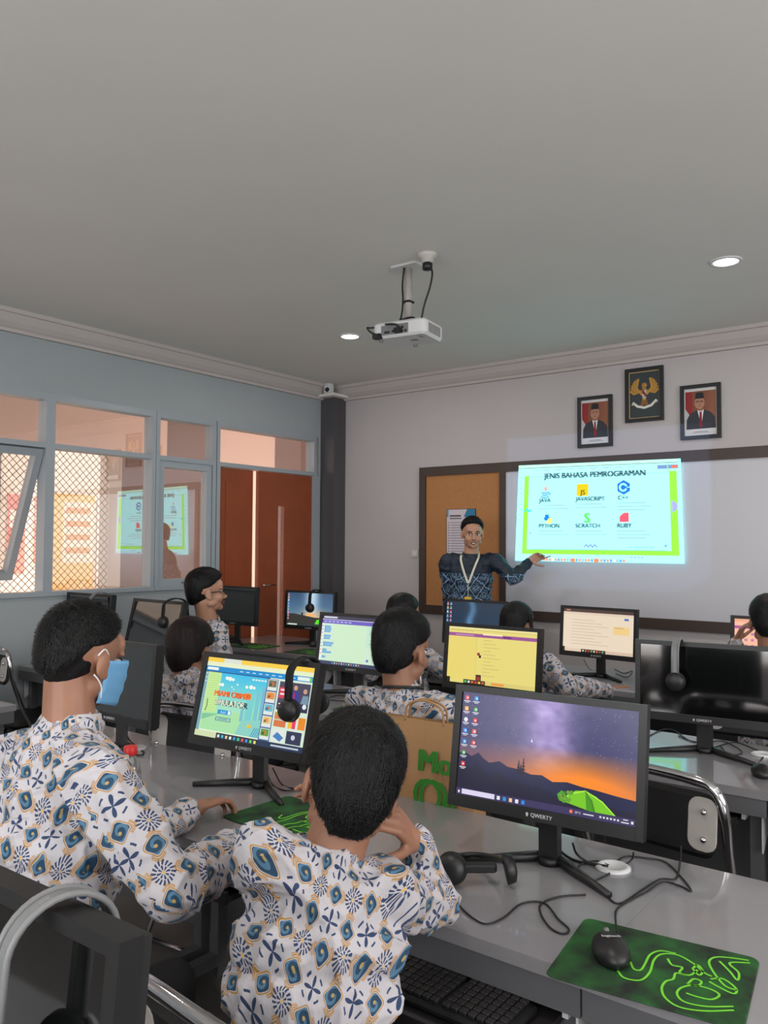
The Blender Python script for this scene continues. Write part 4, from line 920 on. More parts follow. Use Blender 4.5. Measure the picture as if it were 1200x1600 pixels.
headset((-4.235, 4.725, 1.168), math.radians(4), 'small black headset hanging on the monitor before the dark column', drop=0.10, mic=False)
headset((-3.965, 3.155, 1.19), math.radians(-2), 'black headset on the right side of the tilted reflecting monitor', drop=0.10, spread=0.085, mic=False)
headset((-4.62, 3.075, 1.205), 0, 'headset with light strap on the monitor peeking above the masked boy', band='grey_plastic', mic=False)
headset((-0.765, 0.470, 1.168), math.radians(-6), 'grey-banded headset over the corner of the very near monitor', band='grey_plastic', drop=0.12, spread=0.058, mic=False)

# the headset lying on the near desk, both cups down
def flat_headset():
    p = onz(705, 1382, TOP); root = empty('headset', (p.x, p.y, TOP), math.radians(38))
    c = MB(); A = Tr(0, 0, 0.036) @ Rz(math.radians(72)) @ Ry(math.radians(-78)); c.lathe([(0.014, 0.026), (0.03, 0.02), (0.035, 0.008), (0.035, 0.0)], A, 24); cu = c.build('ear_cup', M['black'], root)
    c = MB(); c.lathe([(0.034, -0.001), (0.037, -0.007), (0.034, -0.018), (0.016, -0.02)], A, 24); c.build('ear_cushion', M['black_soft'], cu)
    c = MB(); A2 = Tr(0.125, 0.0, 0.034) @ Ry(math.radians(80)); c.lathe([(0.014, 0.026), (0.03, 0.02), (0.033, 0.008), (0.033, 0.0)], A2, 24); cu2 = c.build('ear_cup', M['black'], root)
    b = MB(); pts = [(0.0, 0.0, 0.055)]+[(0.0625-0.0625*math.cos(PI*i/12), 0.13*math.sin(PI*i/12)*1.0, 0.05-0.03*math.sin(PI*i/12)) for i in range(13)]+[(0.125, 0, 0.055)]
    b.tube(pts, 0.006, 8); b.build('headband', M['black'], root)
    b = MB(); b.rbox((-0.02, -0.014, 0.0), (0.085, 0.014, 0.018), 0.008, Tr(0.02, -0.0, 0.03)); b.build('slider_arm', M['black'], root)
    return tag(root, 'black headset lying on the near desk beside the boy\'s elbow', 'headset')
flat_headset()

# ------------------------------------------------------------------ mice, pads, keyboard, cables, grommets
def cable(px, label, z=TOP+0.003, r=0.0022, m='cable', ends=None, lift=None):
    pts = [onz(x, y, z+(lift[i] if lift else 0)) for i, (x, y) in enumerate(px)]
    if ends: pts = ([Vector(ends[0])] if ends[0] else [])+pts+([Vector(ends[1])] if ends[1] else [])
    b = MB(); b.curve(pts, r, 6, 5); return tag(b.build('cable', M[m]), label, 'cable')
PRINT = []
def pad(cx, cy, rz, label, w=0.33, h=0.26, lines=None):
    root = empty('mousepad', (cx, cy, TOP), math.radians(rz)); b = MB(); b.rbox((-w/2, -h/2, 0.0005), (w/2, h/2, 0.004), 0.018); b.build('pad_cloth', M['pad'], root)
    b = MB(); inv = (Tr(cx, cy, TOP) @ Rz(math.radians(rz))).inverted()
    if lines: PRINT[:] = [spline([inv @ onz(x, y, TOP+0.004) for x, y in L_], 6) for L_ in lines]
    if PRINT:
        for q in PRINT:
            vs = []
            for i, p in enumerate(q):
                t = (q[min(i+1, len(q)-1)]-q[max(0, i-1)]); t.z = 0; t.normalize(); nn = Vector((-t.y, t.x, 0))*0.0022
                vs += [Vector((p.x, p.y, 0.0046))+nn, Vector((p.x, p.y, 0.0046))-nn]
            b.add(vs, [(2*i, 2*i+1, 2*i+3, 2*i+2) for i in range(len(q)-1)])
    b.build('snake_print', M['pad_line'], root)
    return tag(root, label, 'mousepad')
L = [[(965, 1517), (975, 1528), (1000, 1532), (1015, 1520), (1022, 1500), (1035, 1491), (1060, 1493), (1085, 1507), (1100, 1520), (1112, 1526)],
     [(985, 1503), (990, 1514), (1001, 1516), (1008, 1506), (1016, 1492), (1032, 1486), (1056, 1490)],
     [(1043, 1498), (1050, 1508), (1066, 1512), (1062, 1520), (1078, 1524), (1090, 1516)],
     [(1082, 1514), (1090, 1508), (1098, 1518), (1092, 1524), (1082, 1514)],
     [(1147, 1579), (1100, 1580), (1062, 1574), (1040, 1560), (1034, 1545), (1040, 1534), (1052, 1530), (1056, 1521), (1070, 1524)],
     [(1146, 1573), (1104, 1573), (1070, 1566), (1058, 1554), (1064, 1544), (1084, 1540), (1110, 1546), (1124, 1555), (1112, 1562), (1090, 1558), (1072, 1552)],
     [(1074, 1538), (1084, 1530), (1096, 1534), (1090, 1541), (1074, 1538)],
     [(1152, 1548), (1132, 1540), (1114, 1518), (1108, 1503), (1118, 1496), (1142, 1497), (1170, 1501)],
     [(1108, 1534), (1122, 1542), (1146, 1553), (1150, 1545), (1130, 1530), (1110, 1530)],
     [(1124, 1502), (1140, 1518), (1152, 1532), (1154, 1520), (1140, 1505), (1172, 1505)]]
pad(-0.522, 1.530, 7, 'large green and black mousepad with bright snake outline on the near desk', 0.335, 0.265, L)
pad(-1.615, 1.715, -4, 'green mousepad beside the masked boy\'s hands')
p = onz(556, 1106, TOP); pad(p.x+0.1, p.y+0.02, 0, 'green mousepad under the block-coding monitor')
p = onz(228, 1052, TOP); pad(-4.15, 2.93, 2, 'green mousepad at the corner of the desk by the window wall')
pad(-4.55, 4.37, 3, 'dark green mousepad below the switched-off monitor at the door')
pad(-3.98, 4.40, 3, 'dark mousepad under the dusk wallpaper monitor')
def mouse(x, y, z, rz, label, k=1.0):
    root = empty('computer_mouse', (x, y, z), math.radians(rz)); b = MB()
    b.ball((0, 0, 0.013*k), (0.034*k, 0.056*k, 0.026*k), None, 20, 12)
    for v in b.v: v.z = max(v.z, 0.0005)
    b.build('mouse_shell', M['black'], root)
    w = MB(); w.lathe([(0.010, -0.004), (0.011, 0), (0.010, 0.004)], Tr(0, 0.034*k, 0.028*k) @ Ry(PI/2), 14); w.build('scroll_wheel', M['grey_plastic'], root)
    if k > 1:
        c = Canvas(lambda u, v, l: Vector((-0.018+u*0.036, 0.006-v*0.012, 0.0402*k+l*0.0003)), 3); c.text('logitech', 0.5, 0.9, 0.7, (200, 200, 206), 'c', 0.03); c.build('maker_mark', M['print'], root)
    return tag(root, label, 'mouse')
mouse(-0.598, 1.512, TOP+0.004, 35, 'black wired mouse lying on the bright green mousepad', 1.02)
p = onz(1190, 1212, TOP); mouse(p.x, p.y, TOP, 20, 'black mouse on the right desk at the picture edge')
p = onz(492, 1010, TOP); mouse(p.x, p.y, TOP+0.004, 0, 'black mouse under the dusk wallpaper monitor')
p = onz(357, 1000, TOP); mouse(p.x, p.y, TOP+0.004, 0, 'black mouse below the switched-off monitor by the boy in glasses')
def keyboard(x, y, z, rz, label):
    root = empty('keyboard', (x, y, z), math.radians(rz)); b = MB(); b.rbox((-0.222, -0.065, 0), (0.222, 0.070, 0.016), 0.012); b.build('keyboard_case', M['black'], root)
    k = MB()
    for r in range(6):
        yy = -0.052+r*0.0196
        c0 = 0
        while c0 < 23:
            if c0 in (15, 19) and True: c0 += 0.5
            xx = -0.214+c0*0.0187
            if xx > 0.205: break
            wd = 0.0187
            if r == 0 and 3 < c0 < 9: wd = 0.0187*5; c0 += 4
            k.rbox((xx+0.001, yy+0.001, 0.016), (xx+wd-0.0015, yy+0.0175, 0.023), 0.003, None, 2); c0 += 1
    k.build('key_caps', M['desk_dark'], root)
    return tag(root, label, 'keyboard')
keyboard(-0.935, 1.375, 0.641, 0, 'black keyboard on the pulled-out tray of the near desk')
def grommet(px, py, label):
    p = onz(px, py, TOP); root = empty('cable_grommet', (p.x, p.y, TOP)); b = MB(); b.lathe([(0.042, 0.0), (0.042, 0.004), (0.036, 0.008), (0.03, 0.008), (0.026, 0.004), (0.001, 0.004)], None, 28); b.build('grommet_ring', M['white_plastic'], root); return tag(root, label, 'cable cover', None)
grommet(958, 1357, 'white round cable cover behind the purple sunset monitor')
grommet(212, 1170, 'white round cable cover behind the masked boy\'s monitor')
grommet(1192, 1180, 'white round cable cover on the right desk at the picture edge')
cable([(707, 1394), (722, 1420), (755, 1443), (785, 1435), (815, 1412), (850, 1411), (872, 1436), (889, 1452), (880, 1459), (860, 1450), (845, 1428), (846, 1412), (875, 1401), (915, 1398)], 'black looped headset cable on the near desk')
cable([(966, 1462), (962, 1440), (964, 1420), (985, 1406), (1010, 1393), (1035, 1378), (1062, 1384), (1080, 1392), (1066, 1372), (1040, 1347), (1010, 1341), (978, 1338), (958, 1348)], 'black mouse cable looping from the mouse to the white cable cover', lift=[0.02, 0.004]+[0]*11)
p = onz(880, 1280, 0.86)
cable([(866, 1310), (876, 1330), (900, 1345), (940, 1352)], 'thick black monitor cable curving to the white cable cover', r=0.0034, lift=[0.05, 0.01, 0, 0.004])
cable([(895, 1318), (902, 1335), (925, 1350), (950, 1353)], 'second thick black monitor cable beside the stand neck', r=0.003, lift=[0.06, 0.02, 0, 0.004])
cable([(990, 1332), (985, 1345), (950, 1366), (918, 1379), (902, 1366), (906, 1352), (930, 1345), (952, 1352)], 'thin black cable looping under the right corner of the sunset monitor', lift=[0.03]+[0]*7)
cable([(1064, 1322), (1063, 1345), (1056, 1372), (1030, 1374), (1000, 1392), (966, 1412), (940, 1392), (918, 1378)], 'thin black cable rising at the rear edge of the near desk', lift=[0.0]*8)
cable([(1094, 1178), (1115, 1168), (1150, 1160), (1190, 1175)], 'black cable behind the foot of the large dark monitor')
cable([(1060, 1150), (1090, 1160), (1130, 1158), (1160, 1175), (1140, 1178), (1125, 1165)], 'curly black cable beside the large dark monitor stand')
cable([(1010, 1152), (1035, 1140), (1055, 1142), (1075, 1156), (1094, 1160)], 'black cable at the rear edge of the green-lit desk')
cable([(1187, 1202), (1188, 1188), (1196, 1180)], 'short mouse cable at the right picture edge')
cable([(213, 1165), (200, 1155), (195, 1140), (205, 1160), (225, 1175), (215, 1180), (200, 1172)], 'black cables tangled behind the masked boy\'s monitor', lift=[0, 0.01, 0.05, 0, 0, 0, 0])
cable([(426, 1200), (440, 1225), (460, 1232), (478, 1230)], 'thick black cable behind the game monitor foot', lift=[0.06, 0, 0, 0])
cable([(415, 1200), (425, 1225), (445, 1235), (470, 1233)], 'thin black cable behind the game monitor foot', lift=[0.05, 0, 0, 0])
cable([(508, 1092), (530, 1086), (545, 1090), (540, 1095), (515, 1094)], 'black cable on the desk under the block-coding monitor')
cable([(960, 1045), (975, 1052), (988, 1048), (980, 1058), (962, 1052)], 'tangled black cables beside the pale document monitor')
cable([(912, 1030), (922, 1046), (940, 1050)], 'black cable hanging behind the pale document monitor', lift=[0.06, 0.0, 0])

# bottle, small jar, paper bag
p = onz(204, 1166, 0.955); bt = empty('water_bottle', (p.x, p.y, TOP))
b = MB(); b.lathe([(0.028, 0.0), (0.032, 0.006), (0.032, 0.05), (0.030, 0.055), (0.032, 0.062), (0.032, 0.10), (0.030, 0.105), (0.032, 0.112), (0.032, 0.13), (0.026, 0.155), (0.015, 0.178), (0.013, 0.184)], None, 24); b.build('bottle_body', M['pet'], bt)
b = MB(); b.lathe([(0.019, 0.182), (0.0195, 0.184), (0.0195, 0.203), (0.017, 0.206)], None, 24); b.build('bottle_cap', M['red_cap'], bt); tag(bt, 'clear plastic water bottle with red cap beside the masked boy', 'bottle')
p = onz(893, 1094, TOP); jr = empty('small_jar', (p.x, p.y, TOP)); b = MB(); b.lathe([(0.02, 0), (0.022, 0.004), (0.022, 0.06), (0.015, 0.07)], None, 20); b.build('jar_body', M['white_plastic'], jr)
b = MB(); b.lathe([(0.0225, 0.012), (0.0225, 0.045)], None, 20); b.build('jar_label', M['yellow'], jr); b = MB(); b.lathe([(0.015, 0.07), (0.016, 0.084)], None, 20); b.build('jar_cap', M['white_plastic'], jr); tag(jr, 'small white jar with amber label just above the sunset monitor', 'jar')

# ------------------------------------------------------------------ folding chairs
def chair_root():
    root = empty('folding_chair')
    def U(off, top=0.905):
        return [(-0.205, 0.21, 0.0), (-0.212, -0.06, 0.44), (-0.222, -0.175, 0.70), (-0.222, -0.20, top-0.09), (-0.20, -0.21, top-0.02), (-0.14, -0.215, top), (0, -0.22, top+0.006), (0.14, -0.215, top), (0.20, -0.21, top-0.02), (0.222, -0.20, top-0.09), (0.222, -0.175, 0.70), (0.212, -0.06, 0.44), (0.205, 0.21, 0.0)]
    b = MB(); b.tube(spline(U(0), 5), 0.0140, 10); b.build('back_frame', M['chrome'], root)
    for s in (-1, 1):
        b = MB(); b.tube([(s*0.185, -0.26, 0.0), (s*0.19, 0.02, 0.43)], 0.011, 10); b.build('rear_leg', M['chrome'], root)
    b = MB(); b.tube([(-0.185, -0.25, 0.015), (0.185, -0.25, 0.015)], 0.010, 8); b.build('stretcher', M['chrome'], root)
    b = MB(); b.tube([(-0.2, 0.19, 0.04), (0.2, 0.19, 0.04)], 0.010, 8); b.build('stretcher', M['chrome'], root)
    b = MB(); b.rbox((-0.20, -0.17, 0.43), (0.20, 0.22, 0.475), 0.05); b.build('seat', M['vinyl'], root)
    b = MB(); b.rbox((-0.20, -0.085, -0.013), (0.20, 0.085, 0.016), 0.035, Tr(0, -0.198, 0.785) @ Rx(math.radians(84))); bp = b.build('backrest', M['vinyl'], root)
    for s in (-1, 1):
        b = MB(); b.rbox((-0.040, -0.070, -0.018), (0.040, 0.070, -0.0135), 0.03, Tr(s*0.166, -0.198, 0.790) @ Rx(math.radians(84)) @ Matrix.Scale(-1, 4, (0, 0, 1))); pl = b.build('side_plate', M['seatplate'], bp)
        for k in (-0.045, 0.045): b = MB(); b.ball((s*0.172, -0.222+0.004*(k > 0), 0.790+k*0.8), 0.009, None, 10, 6); b.build('bolt', M['chrome'], pl)
    return root
def copy_tree(o, parent=None):
    c = o.copy(); C.objects.link(c); c.parent = parent
    for ch in [q for q in o.children]: copy_tree(ch, c)
    return c
CH0 = chair_root(); _used = [False]
def chair(x, y, rz, label, k=1.0):
    o = CH0 if not _used[0] else copy_tree(CH0); _used[0] = True
    o.location = (x, y, 0); o.rotation_euler = (0, 0, math.radians(rz)); o.scale = (k, k, k); return tag(o, label, 'chair', 'chrome and black folding chairs')
chair(-0.775, 2.50, -8, 'empty chrome folding chair behind the near desk, right of the sunset monitor')
chair(-4.80, 2.68, -3, 'empty chrome folding chair at the left edge, beyond the desk end')

# ------------------------------------------------------------------ people
def remesh(mb, name, m, parent, voxel, smooth=5, deform=None, inv=None):
    o = mb.build('tmp', m)
    r = o.modifiers.new('r', 'REMESH'); r.mode = 'VOXEL'; r.voxel_size = voxel; r.use_smooth_shade = True
    if smooth: q = o.modifiers.new('s', 'SMOOTH'); q.iterations = smooth; q.factor = 0.5
    dg = bpy.context.evaluated_depsgraph_get(); dg.update()
    me = bpy.data.meshes.new_from_object(o.evaluated_get(dg)); me.name = name
    old = o.data; bpy.data.objects.remove(o); bpy.data.meshes.remove(old)
    if deform:
        nn = [v.normal.copy() for v in me.vertices]
        for v, n in zip(me.vertices, nn): v.co += n*deform(v.co)
    me.materials.clear(); me.materials.append(m)
    n = bpy.data.objects.new(name, me); C.objects.link(n); n.parent = parent
    me.transform(Matrix.Translation(-parent.location)) if parent else None
    return n
def frame(z, x):                               # orthonormal frame whose z runs along z and x near x
    z = z.normalized(); x = (x-z*x.dot(z)).normalized(); y = z.cross(x)
    return Matrix((x, y, z)).transposed()
def hand(mb, W, f, n, thumb, curl=(0.25, 0.35, 0.25), k=1.0, curls=None, splay=0.07):
    """palm, four unequal fingers and a thumb; f runs to the fingertips, n is where the palm faces, thumb +1/-1"""
    W = Vector(W); f = Vector(f).normalized(); n = Vector(n); n = (n-f*n.dot(f)).normalized(); T = n.cross(f)*thumb
    offs = (0.029, 0.0095, -0.0100, -0.0285); kn = (0.084, 0.088, 0.083, 0.074)
    Ls = ((0.041, 0.024, 0.018), (0.045, 0.028, 0.019), (0.041, 0.026, 0.018), (0.032, 0.019, 0.016))
    pf = (W+f*0.045*k-n*0.0*k)
    R = frame(n, T); mb.ball(pf, (0.036*k, 0.046*k, 0.0125*k), R.to_4x4())
    for i in range(4):
        a = W+f*0.012*k+T*offs[i]*0.6*k; b = W+f*kn[i]*k+T*offs[i]*k
        mb.cone(a, 0.0125*k, b, 0.0098*k, 10)
        c = (curls[i] if curls else curl); d = (f+T*offs[i]*splay*28).normalized(); g = n; p = b; r = 0.0088*k if i < 3 else 0.0076*k
        for j in range(3):
            a_ = c[j]; d, g = (d*math.cos(a_)+g*math.sin(a_)), (g*math.cos(a_)-d*math.sin(a_))
            e = p+d*Ls[i][j]*k; mb.cone(p, r, e, r*0.9, 10); p = e; r *= 0.9
    p = W+f*0.020*k+T*0.022*k+n*0.004*k; d = (f*0.62+T*0.66+n*0.30).normalized()
    for j, (L, r) in enumerate(((0.042, 0.0125), (0.031, 0.0105), (0.024, 0.0092))):
        e = p+d*L*k; mb.cone(p, r*k, e, r*0.88*k, 10); p = e; d = (d+f*0.35+n*0.12).normalized()
def sstep(a, b, x): t = max(0, min(1, (x-a)/(b-a))); return t*t*(3-2*t)
def interp(tab, x):
    for (x0, y0), (x1, y1) in zip(tab[:-1], tab[1:]):
        if x <= x1: return y0+(y1-y0)*max(0, (x-x0))/(x1-x0)
    return tab[-1][1]
def hair_mesh(Hm, k, seed, vol=1.0, nstr=2500, line=None, nape=-0.72, short=False, fringe=0.0):
    rnd = random.Random(seed); line = line or ([(0, 0.50), (45, 0.42), (70, 0.16), (88, 0.0), (105, -0.08), (125, -0.36), (150, nape+0.06), (180, nape)] if short else [(0, 0.50), (45, 0.42), (70, 0.16), (88, -0.02), (105, -0.06), (120, -0.42), (150, nape), (180, nape)])
    mb = MB(); mb.smooth = True; N1, N2 = 72, 44
    base = Vector((0.079, 0.099, 0.092)); cen = Vector((0, -0.012, 0.024))
    side = 0.03 if short else 0.075
    def surf(d):
        az = math.degrees(math.atan2(abs(d.x), d.y)); zm = interp(line, az)
        m = sstep(-0.03, 0.24 if short else 0.10, d.z-zm); top = sstep(-0.2, 0.8, d.z)
        th = (side+(0.13 if not short else 0.07)*top)*vol + 0.02*fringe*max(0, d.y)
        nz = noise.noise(d*5+Vector((seed, 0, 0)))*0.02*vol + noise.noise(d*14+Vector((seed, 3, 0)))*0.012
        r = 0.90+m*(0.10+th+nz)
        bz = base.z+(0.045*sstep(0.1, -0.6, d.y) if d.z < 0 else 0)
        return cen+Vector((base.x*d.x, base.y*d.y, bz*d.z))*r, m
    vs = []
    for j in range(N2+1):
        for i in range(N1):
            t = -PI/2+PI*j/N2; g = 2*PI*i/N1; d = Vector((math.cos(t)*math.cos(g), math.cos(t)*math.sin(g), math.sin(t)))
            vs.append(Hm @ (surf(d)[0]*k))
    mb.add(vs, [(j*N1+i, j*N1+(i+1) % N1, (j+1)*N1+(i+1) % N1, (j+1)*N1+i) for j in range(N2) for i in range(N1)])
    crown = Vector((0.12, -0.55, 0.82)).normalized(); c = 0
    while c < nstr:
        z = rnd.uniform(-0.8, 1); a = rnd.uniform(0, 2*PI); q = math.sqrt(1-z*z); d = Vector((q*math.cos(a), q*math.sin(a), z)); p, m = surf(d)
        if m < 0.75: c += 0.3; continue
        t = (d-crown*d.dot(crown)); t = t+Vector((rnd.gauss(0, .25), rnd.gauss(0, .25), rnd.gauss(0, .25)-0.25)); t = (t-d*t.dot(d)).normalized()
        L = rnd.uniform(0.14, 0.36)*(0.5 if short else 1)*vol; w = 0.0011; prev = None; ws = Vector(t.cross(d)).normalized()*w
        P = []
        for s in range(4):
            dd = (d+t*L*s/3).normalized(); pp, mm = surf(dd)
            if mm < 0.5: break
            pp = pp*1.0+dd*(0.0012+0.0055*(s/3)**2*(rnd.random()*1.2)); P.append((pp, ws*(1-0.75*s/3)))
        if len(P) >= 2:
            o = []
            for pp, ww in P: o += [Hm @ ((pp+ww)*k), Hm @ ((pp-ww)*k)]
            mb.add(o, [(2*i, 2*i+1, 2*i+3, 2*i+2) for i in range(len(P)-1)])
        c += 1
    return mb

def seg_d(p, a, b):
    ab = b-a; t = max(0, min(1, (p-a).dot(ab)/ab.length_squared)); return (p-a-ab*t).length
def person(label, Hc, hyaw, pitch, roll, Nb, byaw, Hp, elb, wri, hands, k=1.0, skin='skin', shirt='batik', hair='hair', vol=1.0, vox=0.0075, sh=0.165, shz=-0.045,
           nstr=1200, short=False, hairline=None, nape=-0.72, seed=1, wide=1.0, sleeve=1.0, face=True, legs='sit', cuff=True, sh_pts=None, open_mouth=False, pat=1.0, shdrop=0.0):
    Hc, Nb, Hp = Vector(Hc), Vector(Nb), Vector(Hp)
    root = empty('person', (Hp.x, Hp.y, 0)); ro = root.location.copy()
    by = math.radians(byaw); right = Vector((math.cos(by), math.sin(by), 0)); fwd = Vector((-math.sin(by), math.cos(by), 0))
    Hm = Tr(*Hc) @ Rz(math.radians(hyaw)) @ Ry(math.radians(roll)) @ Rx(-math.radians(pitch))
    spine = (Nb-Hp); sp = spine.normalized(); F = frame(sp, right)
    R4 = F.to_4x4(); bk = F.col[1]
    S_ = sh_pts or [Nb-right*sh+sp*shz*1.0, Nb+right*sh+sp*shz*1.0]; S_ = [Vector(s) for s in S_]
    E_ = [Vector(e) for e in elb]; W_ = [Vector(w_) for w_ in wri]
    # body: head, neck, trunk core, arms, hands
    b = MB(); H3 = Hm.to_3x3().to_4x4()
    def hb(c, r): b.ball(Hm @ (Vector(c)*k), Vector(r)*k, H3)
    def hcn(p0, r0, p1, r1): b.cone(Hm @ (Vector(p0)*k), r0*k, Hm @ (Vector(p1)*k), r1*k, 12)
    hb((0, -0.012, 0.025), (0.076, 0.094, 0.085)); hb((0, 0.026, -0.040), (0.061, 0.064, 0.066)); hb((0, 0.038, -0.076), (0.046, 0.045, 0.034)); hb((0, 0.074, -0.092), (0.021, 0.017, 0.017))
    for s in (-1, 1):
        hb((s*0.036, 0.054, -0.036), (0.028, 0.032, 0.028)); hb((s*0.081, -0.008, -0.012), (0.008, 0.019, 0.031)); hb((s*0.079, 0.004, -0.036), (0.008, 0.010, 0.012)); hcn((s*0.016, 0.086, 0.016), 0.008, (s*0.048, 0.074, 0.015), 0.007)
        hb((s*0.011, 0.098, -0.040), (0.009, 0.009, 0.007)); hb((s*0.050, 0.015, -0.062), (0.018, 0.03, 0.024))
    hb((0, 0.066, 0.035), (0.056, 0.024, 0.034)); hcn((0, 0.086, 0.004), 0.007, (0, 0.107, -0.034), 0.0105)
    nk = Hm @ (Vector((0, -0.022, -0.055))*k)
    b.cone(nk, 0.053*k, Nb-sp*0.03, 0.060*k, 16); b.cone(Nb-sp*0.02, 0.062*k, Hp+sp*0.1, 0.085*wide, 16)
    for i in (0, 1):
        b.cone(Nb-sp*0.05, 0.045*k, S_[i], 0.043*k, 12); b.cone(S_[i], 0.043*k, E_[i], 0.038*k, 12); b.cone(E_[i], 0.037*k, W_[i], 0.024*k, 14)
    for h in hands:
        hand(b, h['w'], h['f'], h['n'], h['t'], h.get('c', (0.25, 0.35, 0.25)), h.get('k', k), h.get('cs'))
        i = h['i']; b.cone(W_[i], 0.025*k, Vector(h['w'])+Vector(h['f']).normalized()*0.02, 0.021*k, 12)
    body = remesh(b, 'body', M[skin], root, min(vox, 0.006) if vox > 0.004 else vox, 4)
    # face details
    def part(mb, name, m): 
        for v in mb.v: v -= ro
        return mb.build(name, m, root)
    if face:
        for s in (-1, 1):
            e = MB(); e.ball(Hm @ (Vector((s*0.031, 0.0775, -0.003))*k), Vector((0.0135, 0.011, 0.0075))*k, H3); eo = part(e, 'eye', M['eye'])
            e = MB(); e.ball(Hm @ (Vector((s*0.031+0.002, 0.0855, -0.003))*k), Vector((0.0058, 0.0042, 0.0058))*k, H3); 
            for v in e.v: v -= ro
            e.build('iris', M['iris'], eo)
            e = MB(); e.tube([Hm @ (Vector(q)*k) for q in ((s*0.014, 0.0925, 0.017), (s*0.03, 0.0895, 0.022), (s*0.048, 0.079, 0.018))], [0.0026*k, 0.0036*k, 0.0018*k], 6); part(e, 'eyebrow', M[hair])
            e = MB(); e.tube([Hm @ (Vector(q)*k) for q in ((s*0.018, 0.0855, 0.002), (s*0.031, 0.0895, 0.0055), (s*0.045, 0.0795, 0.001))], 0.0016*k, 5); part(e, 'eyelid', M[hair])
        e = MB(); g = 0.007 if open_mouth else 0.0015
        e.tube([Hm @ (Vector(q)*k) for q in ((-0.023, 0.083, -0.066), (-0.008, 0.0955, -0.0635+g*0.4), (0, 0.0955, -0.0645+g*0.4), (0.008, 0.0955, -0.0635+g*0.4), (0.023, 0.083, -0.066))], [0.002*k, 0.0045*k, 0.004*k, 0.0045*k, 0.002*k], 8)
        e.tube([Hm @ (Vector(q)*k) for q in ((-0.021, 0.083, -0.068-g*0.3), (0, 0.094, -0.073-g), (0.021, 0.083, -0.068-g*0.3))], [0.002*k, 0.0052*k, 0.002*k], 8); part(e, 'lips', M['lips'])
        if open_mouth:
            e = MB(); e.ball(Hm @ (Vector((0, 0.0895, -0.0695))*k), Vector((0.015, 0.004, 0.0045))*k, H3); part(e, 'teeth', M['eye'])
    # hair
    hm = hair_mesh(Hm, k, seed, vol, nstr, hairline, nape, short)
    for v in hm.v: v -= ro
    hm.build('hair', M[hair], root, fix=False)
    # shirt
    s = MB(); tab = [(0.02, .150, .112), (0.16, .150, .112), (0.32, .146, .108), (0.48, .150, .108), (0.62, .158, .110), (0.75, .160, .106), (0.86, .140, .092)]
    for t, rx, ry in tab: s.ball(Hp+spine*t+Vector((0, 0, 0)), (rx*wide, ry*wide, 0.085), R4, 20, 12)
    s.cone(Nb-sp*0.08, 0.086*max(1, k), Nb-sp*0.022, 0.070*k, 16)
    for i in (0, 1):
        s.cone(Nb-sp*0.055, 0.062, S_[i], 0.058*sleeve, 16); s.cone(S_[i], 0.060*sleeve, E_[i], 0.050*sleeve, 16)
        wr = E_[i]+(W_[i]-E_[i])*0.90; s.cone(E_[i], 0.050*sleeve, wr, 0.036*sleeve, 16)
    def fold(p):
        q = Vector((p.x*9+seed, p.y*9, p.z*6)); a = noise.noise(q); c2 = 1-abs(noise.noise(Vector((p.x*7+p.z*5, p.y*7-p.z*3, p.z*4+seed*3))))*2
        c3 = 1-abs(noise.noise(Vector((p.x*16-p.z*9, p.y*16+p.z*6, p.z*8+seed))))*2
        return a*0.008 + max(0, c2)**3*0.011 + max(0, c3)**4*0.007 - 0.004
    so = remesh(s, 'shirt', M[shirt], root, vox, 7, fold)
    me = so.data; uv = me.uv_layers.new(name='UVMap'); bones = [(Hp, Nb, right, 0.15, 0.14)]
    for i in (0, 1): bones += [(S_[i], E_[i], fwd, 0.055, 0.06), (E_[i], W_[i], fwd, 0.05, 0.05)]
    fr_ = []
    for a, c_, rf, rad, w_ in bones:
        z = (c_-a).normalized(); x = rf-z*rf.dot(z)
        if x.length < 0.1: x = right-z*right.dot(z)
        x.normalize(); fr_.append((a, c_, x, z.cross(x), z, rad, w_))
    for p in me.polygons:
        c_ = p.center+ro; bi = min(range(5), key=lambda q: seg_d(c_, fr_[q][0], fr_[q][1])-fr_[q][6])
        if bi in (2, 4) and (c_-fr_[bi][0]).dot(fr_[bi][4]) < 0: bi -= 1
        if bi in (1, 3) and (c_-fr_[bi][0]).dot(fr_[bi][4]) < 0.02: bi = 0
        a, e_, x, y, z, rad, _w = fr_[bi]
        d = c_-a; ca = math.atan2(d.dot(y), d.dot(x))
        for li in p.loop_indices:
            v = me.vertices[me.loops[li].vertex_index].co+ro-a; an = math.atan2(v.dot(y), v.dot(x))
            while an-ca > PI: an -= 2*PI
            while an-ca < -PI: an += 2*PI
            rho = math.hypot(v.dot(x), v.dot(y)); uv.data[li].uv = ((an*rad+bi*0.37+seed*0.11)*pat, (v.dot(z)-(0.9*rho if bi == 0 else 0.0)+bi*0.53)*pat)
    # collar
    cz = (nk-Nb).normalized(); cz = (cz+sp*0.8).normalized(); cf = frame(cz, right)
    col = MB(); prof = [(0.066, -0.028), (0.0655, -0.005), (0.062, 0.018), (0.058, 0.020), (0.061, -0.005), (0.062, -0.028)]
    col.lathe([(r*k, z) for r, z in prof], Tr(*(Nb+Vector((0, 0, 0)))) @ cf.to_4x4(), 28)
    for v in col.v: v -= ro
    co = col.build('collar', M[shirt], root); ul = co.data.uv_layers.new(name='UVMap')
    for p in co.data.polygons:
        for li in p.loop_indices: v = co.data.vertices[co.data.loops[li].vertex_index].co; ul.data[li].uv = (v.x+v.y, v.z)
    # legs and shoes
    t = MB(); sh_ = MB(); t.ball(Hp+Vector((0, 0, -0.02)), (0.15*wide, 0.12*wide, 0.11), Rz(by))
